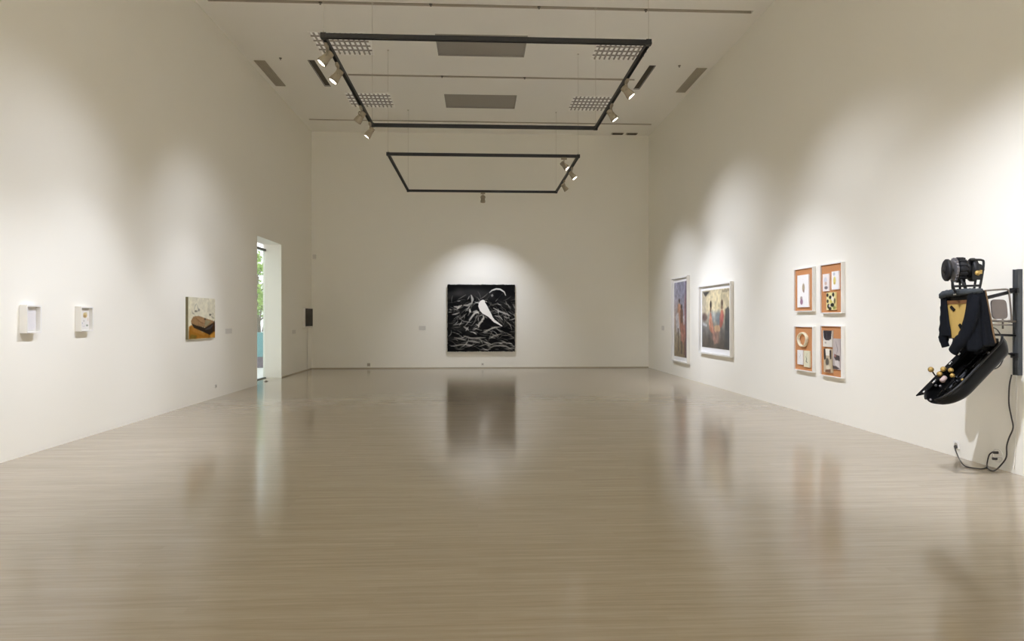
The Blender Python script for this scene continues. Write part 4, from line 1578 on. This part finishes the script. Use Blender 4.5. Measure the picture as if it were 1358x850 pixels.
# ------------------------------------------------------------------ doorway to the outside
XD = L - TH                              # glazing plane
t = thing('door_1', (XD + .06, (DY0 + DY1) / 2, 0), 'tall glazed door at the outer face of the doorway', 'door')
t['kind'] = 'structure'
m = MB()
m.box(XD + .01, XD + .07, DY0 + .002, DY0 + .06, 0.002, DZ - .002)
m.box(XD + .01, XD + .07, DY0 + .06, DY1 - .002, 3.185, 3.235)
m.box(XD + .01, XD + .07, DY0 + .06, DY1 - .002, 0.002, .02)
m.build('door_frame', M['door_metal'], t)
MB().box(XD + .035, XD + .045, DY0 + .0605, DY1 - .0025, .0205, 3.1845).build('pane', M['glass'], t)
t = thing('door_stop', (-5.02, 16.35, 0), 'small dark floor stop on the sill of the doorway', 'door stop')
m = MB()
m.lathe([(0.001, .05), (.008, .05), (.012, .03), (.022, .026), (.026, .02)], (-5.02, 16.35, 0), (0, 0, 1), 16)
m.build('stop', M['sprinkler'], t)

m = MB()
m.box(-40, L - TH - .001, FRONT, 60, -.2, -.002)
struct(m.build('ground', M['asphalt']), 'bright paving outside the doorway')
t = thing('planter', (-6.9, 21.6, 0), 'teal planter box on a dark base outside the doorway', 'planter')
m = MB()
m.box(-7.8, -6.2, 20.9, 22.3, 0.0, .33, .01)
m.build('base', M['plum'], t)
m = MB()
m.box(-7.85, -6.15, 20.85, 22.35, .331, 1.05, .015)
m.build('trough', M['teal'], t)


def leaves(n, c, rad, size, seed):
    g = random.Random(seed)
    m = MB()
    clumps = [Vector((g.uniform(-1, 1) * rad[0], g.uniform(-1, 1) * rad[1], g.uniform(-1, 1) * rad[2])) for _ in range(max(6, n // 60))]
    clumps = [k for k in clumps if (k.x / rad[0]) ** 2 + (k.y / rad[1]) ** 2 + (k.z / rad[2]) ** 2 < 1.0]
    for i in range(n):
        k = g.choice(clumps)
        p_ = Vector(c) + k + Vector((g.gauss(0, .16), g.gauss(0, .16), max(-.3, g.gauss(0, .14))))
        a = Vector((g.gauss(0, 1), g.gauss(0, 1), g.gauss(0, .6))).normalized()
        b = a.orthogonal().normalized()
        s = size * g.uniform(.6, 1.3)
        m.quad([p_ - a * s, p_ + b * s * .45 + Vector((0, 0, s * .1)), p_ + a * s, p_ - b * s * .45 + Vector((0, 0, s * .1))])
    return m


t = thing('shrub', (-6.9, 21.6, 1.052), 'leafy green shrub growing in the teal planter', 'shrub')
m = MB()
for k in range(6):
    a = k * 1.05
    m.tube([(-6.9 + .2 * math.cos(a), 21.6 + .2 * math.sin(a), 1.075), (-6.9 + .5 * math.cos(a), 21.6 + .45 * math.sin(a), 1.9)], .02, 6)
m.build('stems', M['bark'], t)
leaves(900, (-6.9, 21.6, 2.05), (.75, .65, .36), .07, 4).build('foliage', M['leaf'], t)
for k, (x, y, hgt, lab, sd) in enumerate(((-8.3, 26.0, 3.4, 'green tree outside the doorway, just behind the planter', 5), (-10.3, 31.5, 4.4, 'taller green tree outside, beyond the first tree', 8))):
    t = thing('garden_tree', (x, y, 0), lab, 'tree', 'trees outside the doorway')
    m = MB()
    m.tube(smooth([(x, y, 0), (x + .05, y, hgt * .3), (x - .05, y + .05, hgt * .6), (x, y, hgt * .9)], 4), .1, 10, rr=[.11 - .07 * i / 12 for i in range(13)])
    for j in range(7):
        a = j * 2.4
        m.tube([(x, y, hgt * (.4 + .06 * j)), (x + .7 * math.cos(a), y + .7 * math.sin(a), hgt * (.55 + .06 * j))], .03, 6)
    m.build('trunk', M['bark'], t)
    leaves(1500, (x, y, hgt * .72), (1.5, 1.5, hgt * .33), .11, sd).build('foliage', M['leaf'], t)

# ------------------------------------------------------------------ world, camera, view
w = bpy.data.worlds.new('overcast_sky')
SC.world = w
w.use_nodes = True
bg = w.node_tree.nodes['Background']
bg.inputs['Color'].default_value = (0.92, 0.955, 1.0, 1)
bg.inputs['Strength'].default_value = 1.55

cd = bpy.data.cameras.new('camera')
cd.sensor_fit = 'HORIZONTAL'
cd.sensor_width = 36
cd.lens = 900 / 1358 * 36
cd.shift_y = -3 / 1358
cd.clip_start = .05
cam = bpy.data.objects.new('camera', cd)
COL.objects.link(cam)
cam.location = (0, 0, EYE)
cam.rotation_euler = (PI / 2, 0, -PHI)
SC.camera = cam
SC.view_settings.view_transform = 'Standard'
SC.view_settings.look = 'None'
SC.view_settings.gamma = 1
SC.view_settings.use_curve_mapping = False
SC.view_settings.exposure = 0.30
SC.cycles.max_bounces = 14
SC.cycles.diffuse_bounces = 8
SC.cycles.use_denoising = True
SC.cycles.sample_clamp_indirect = 6
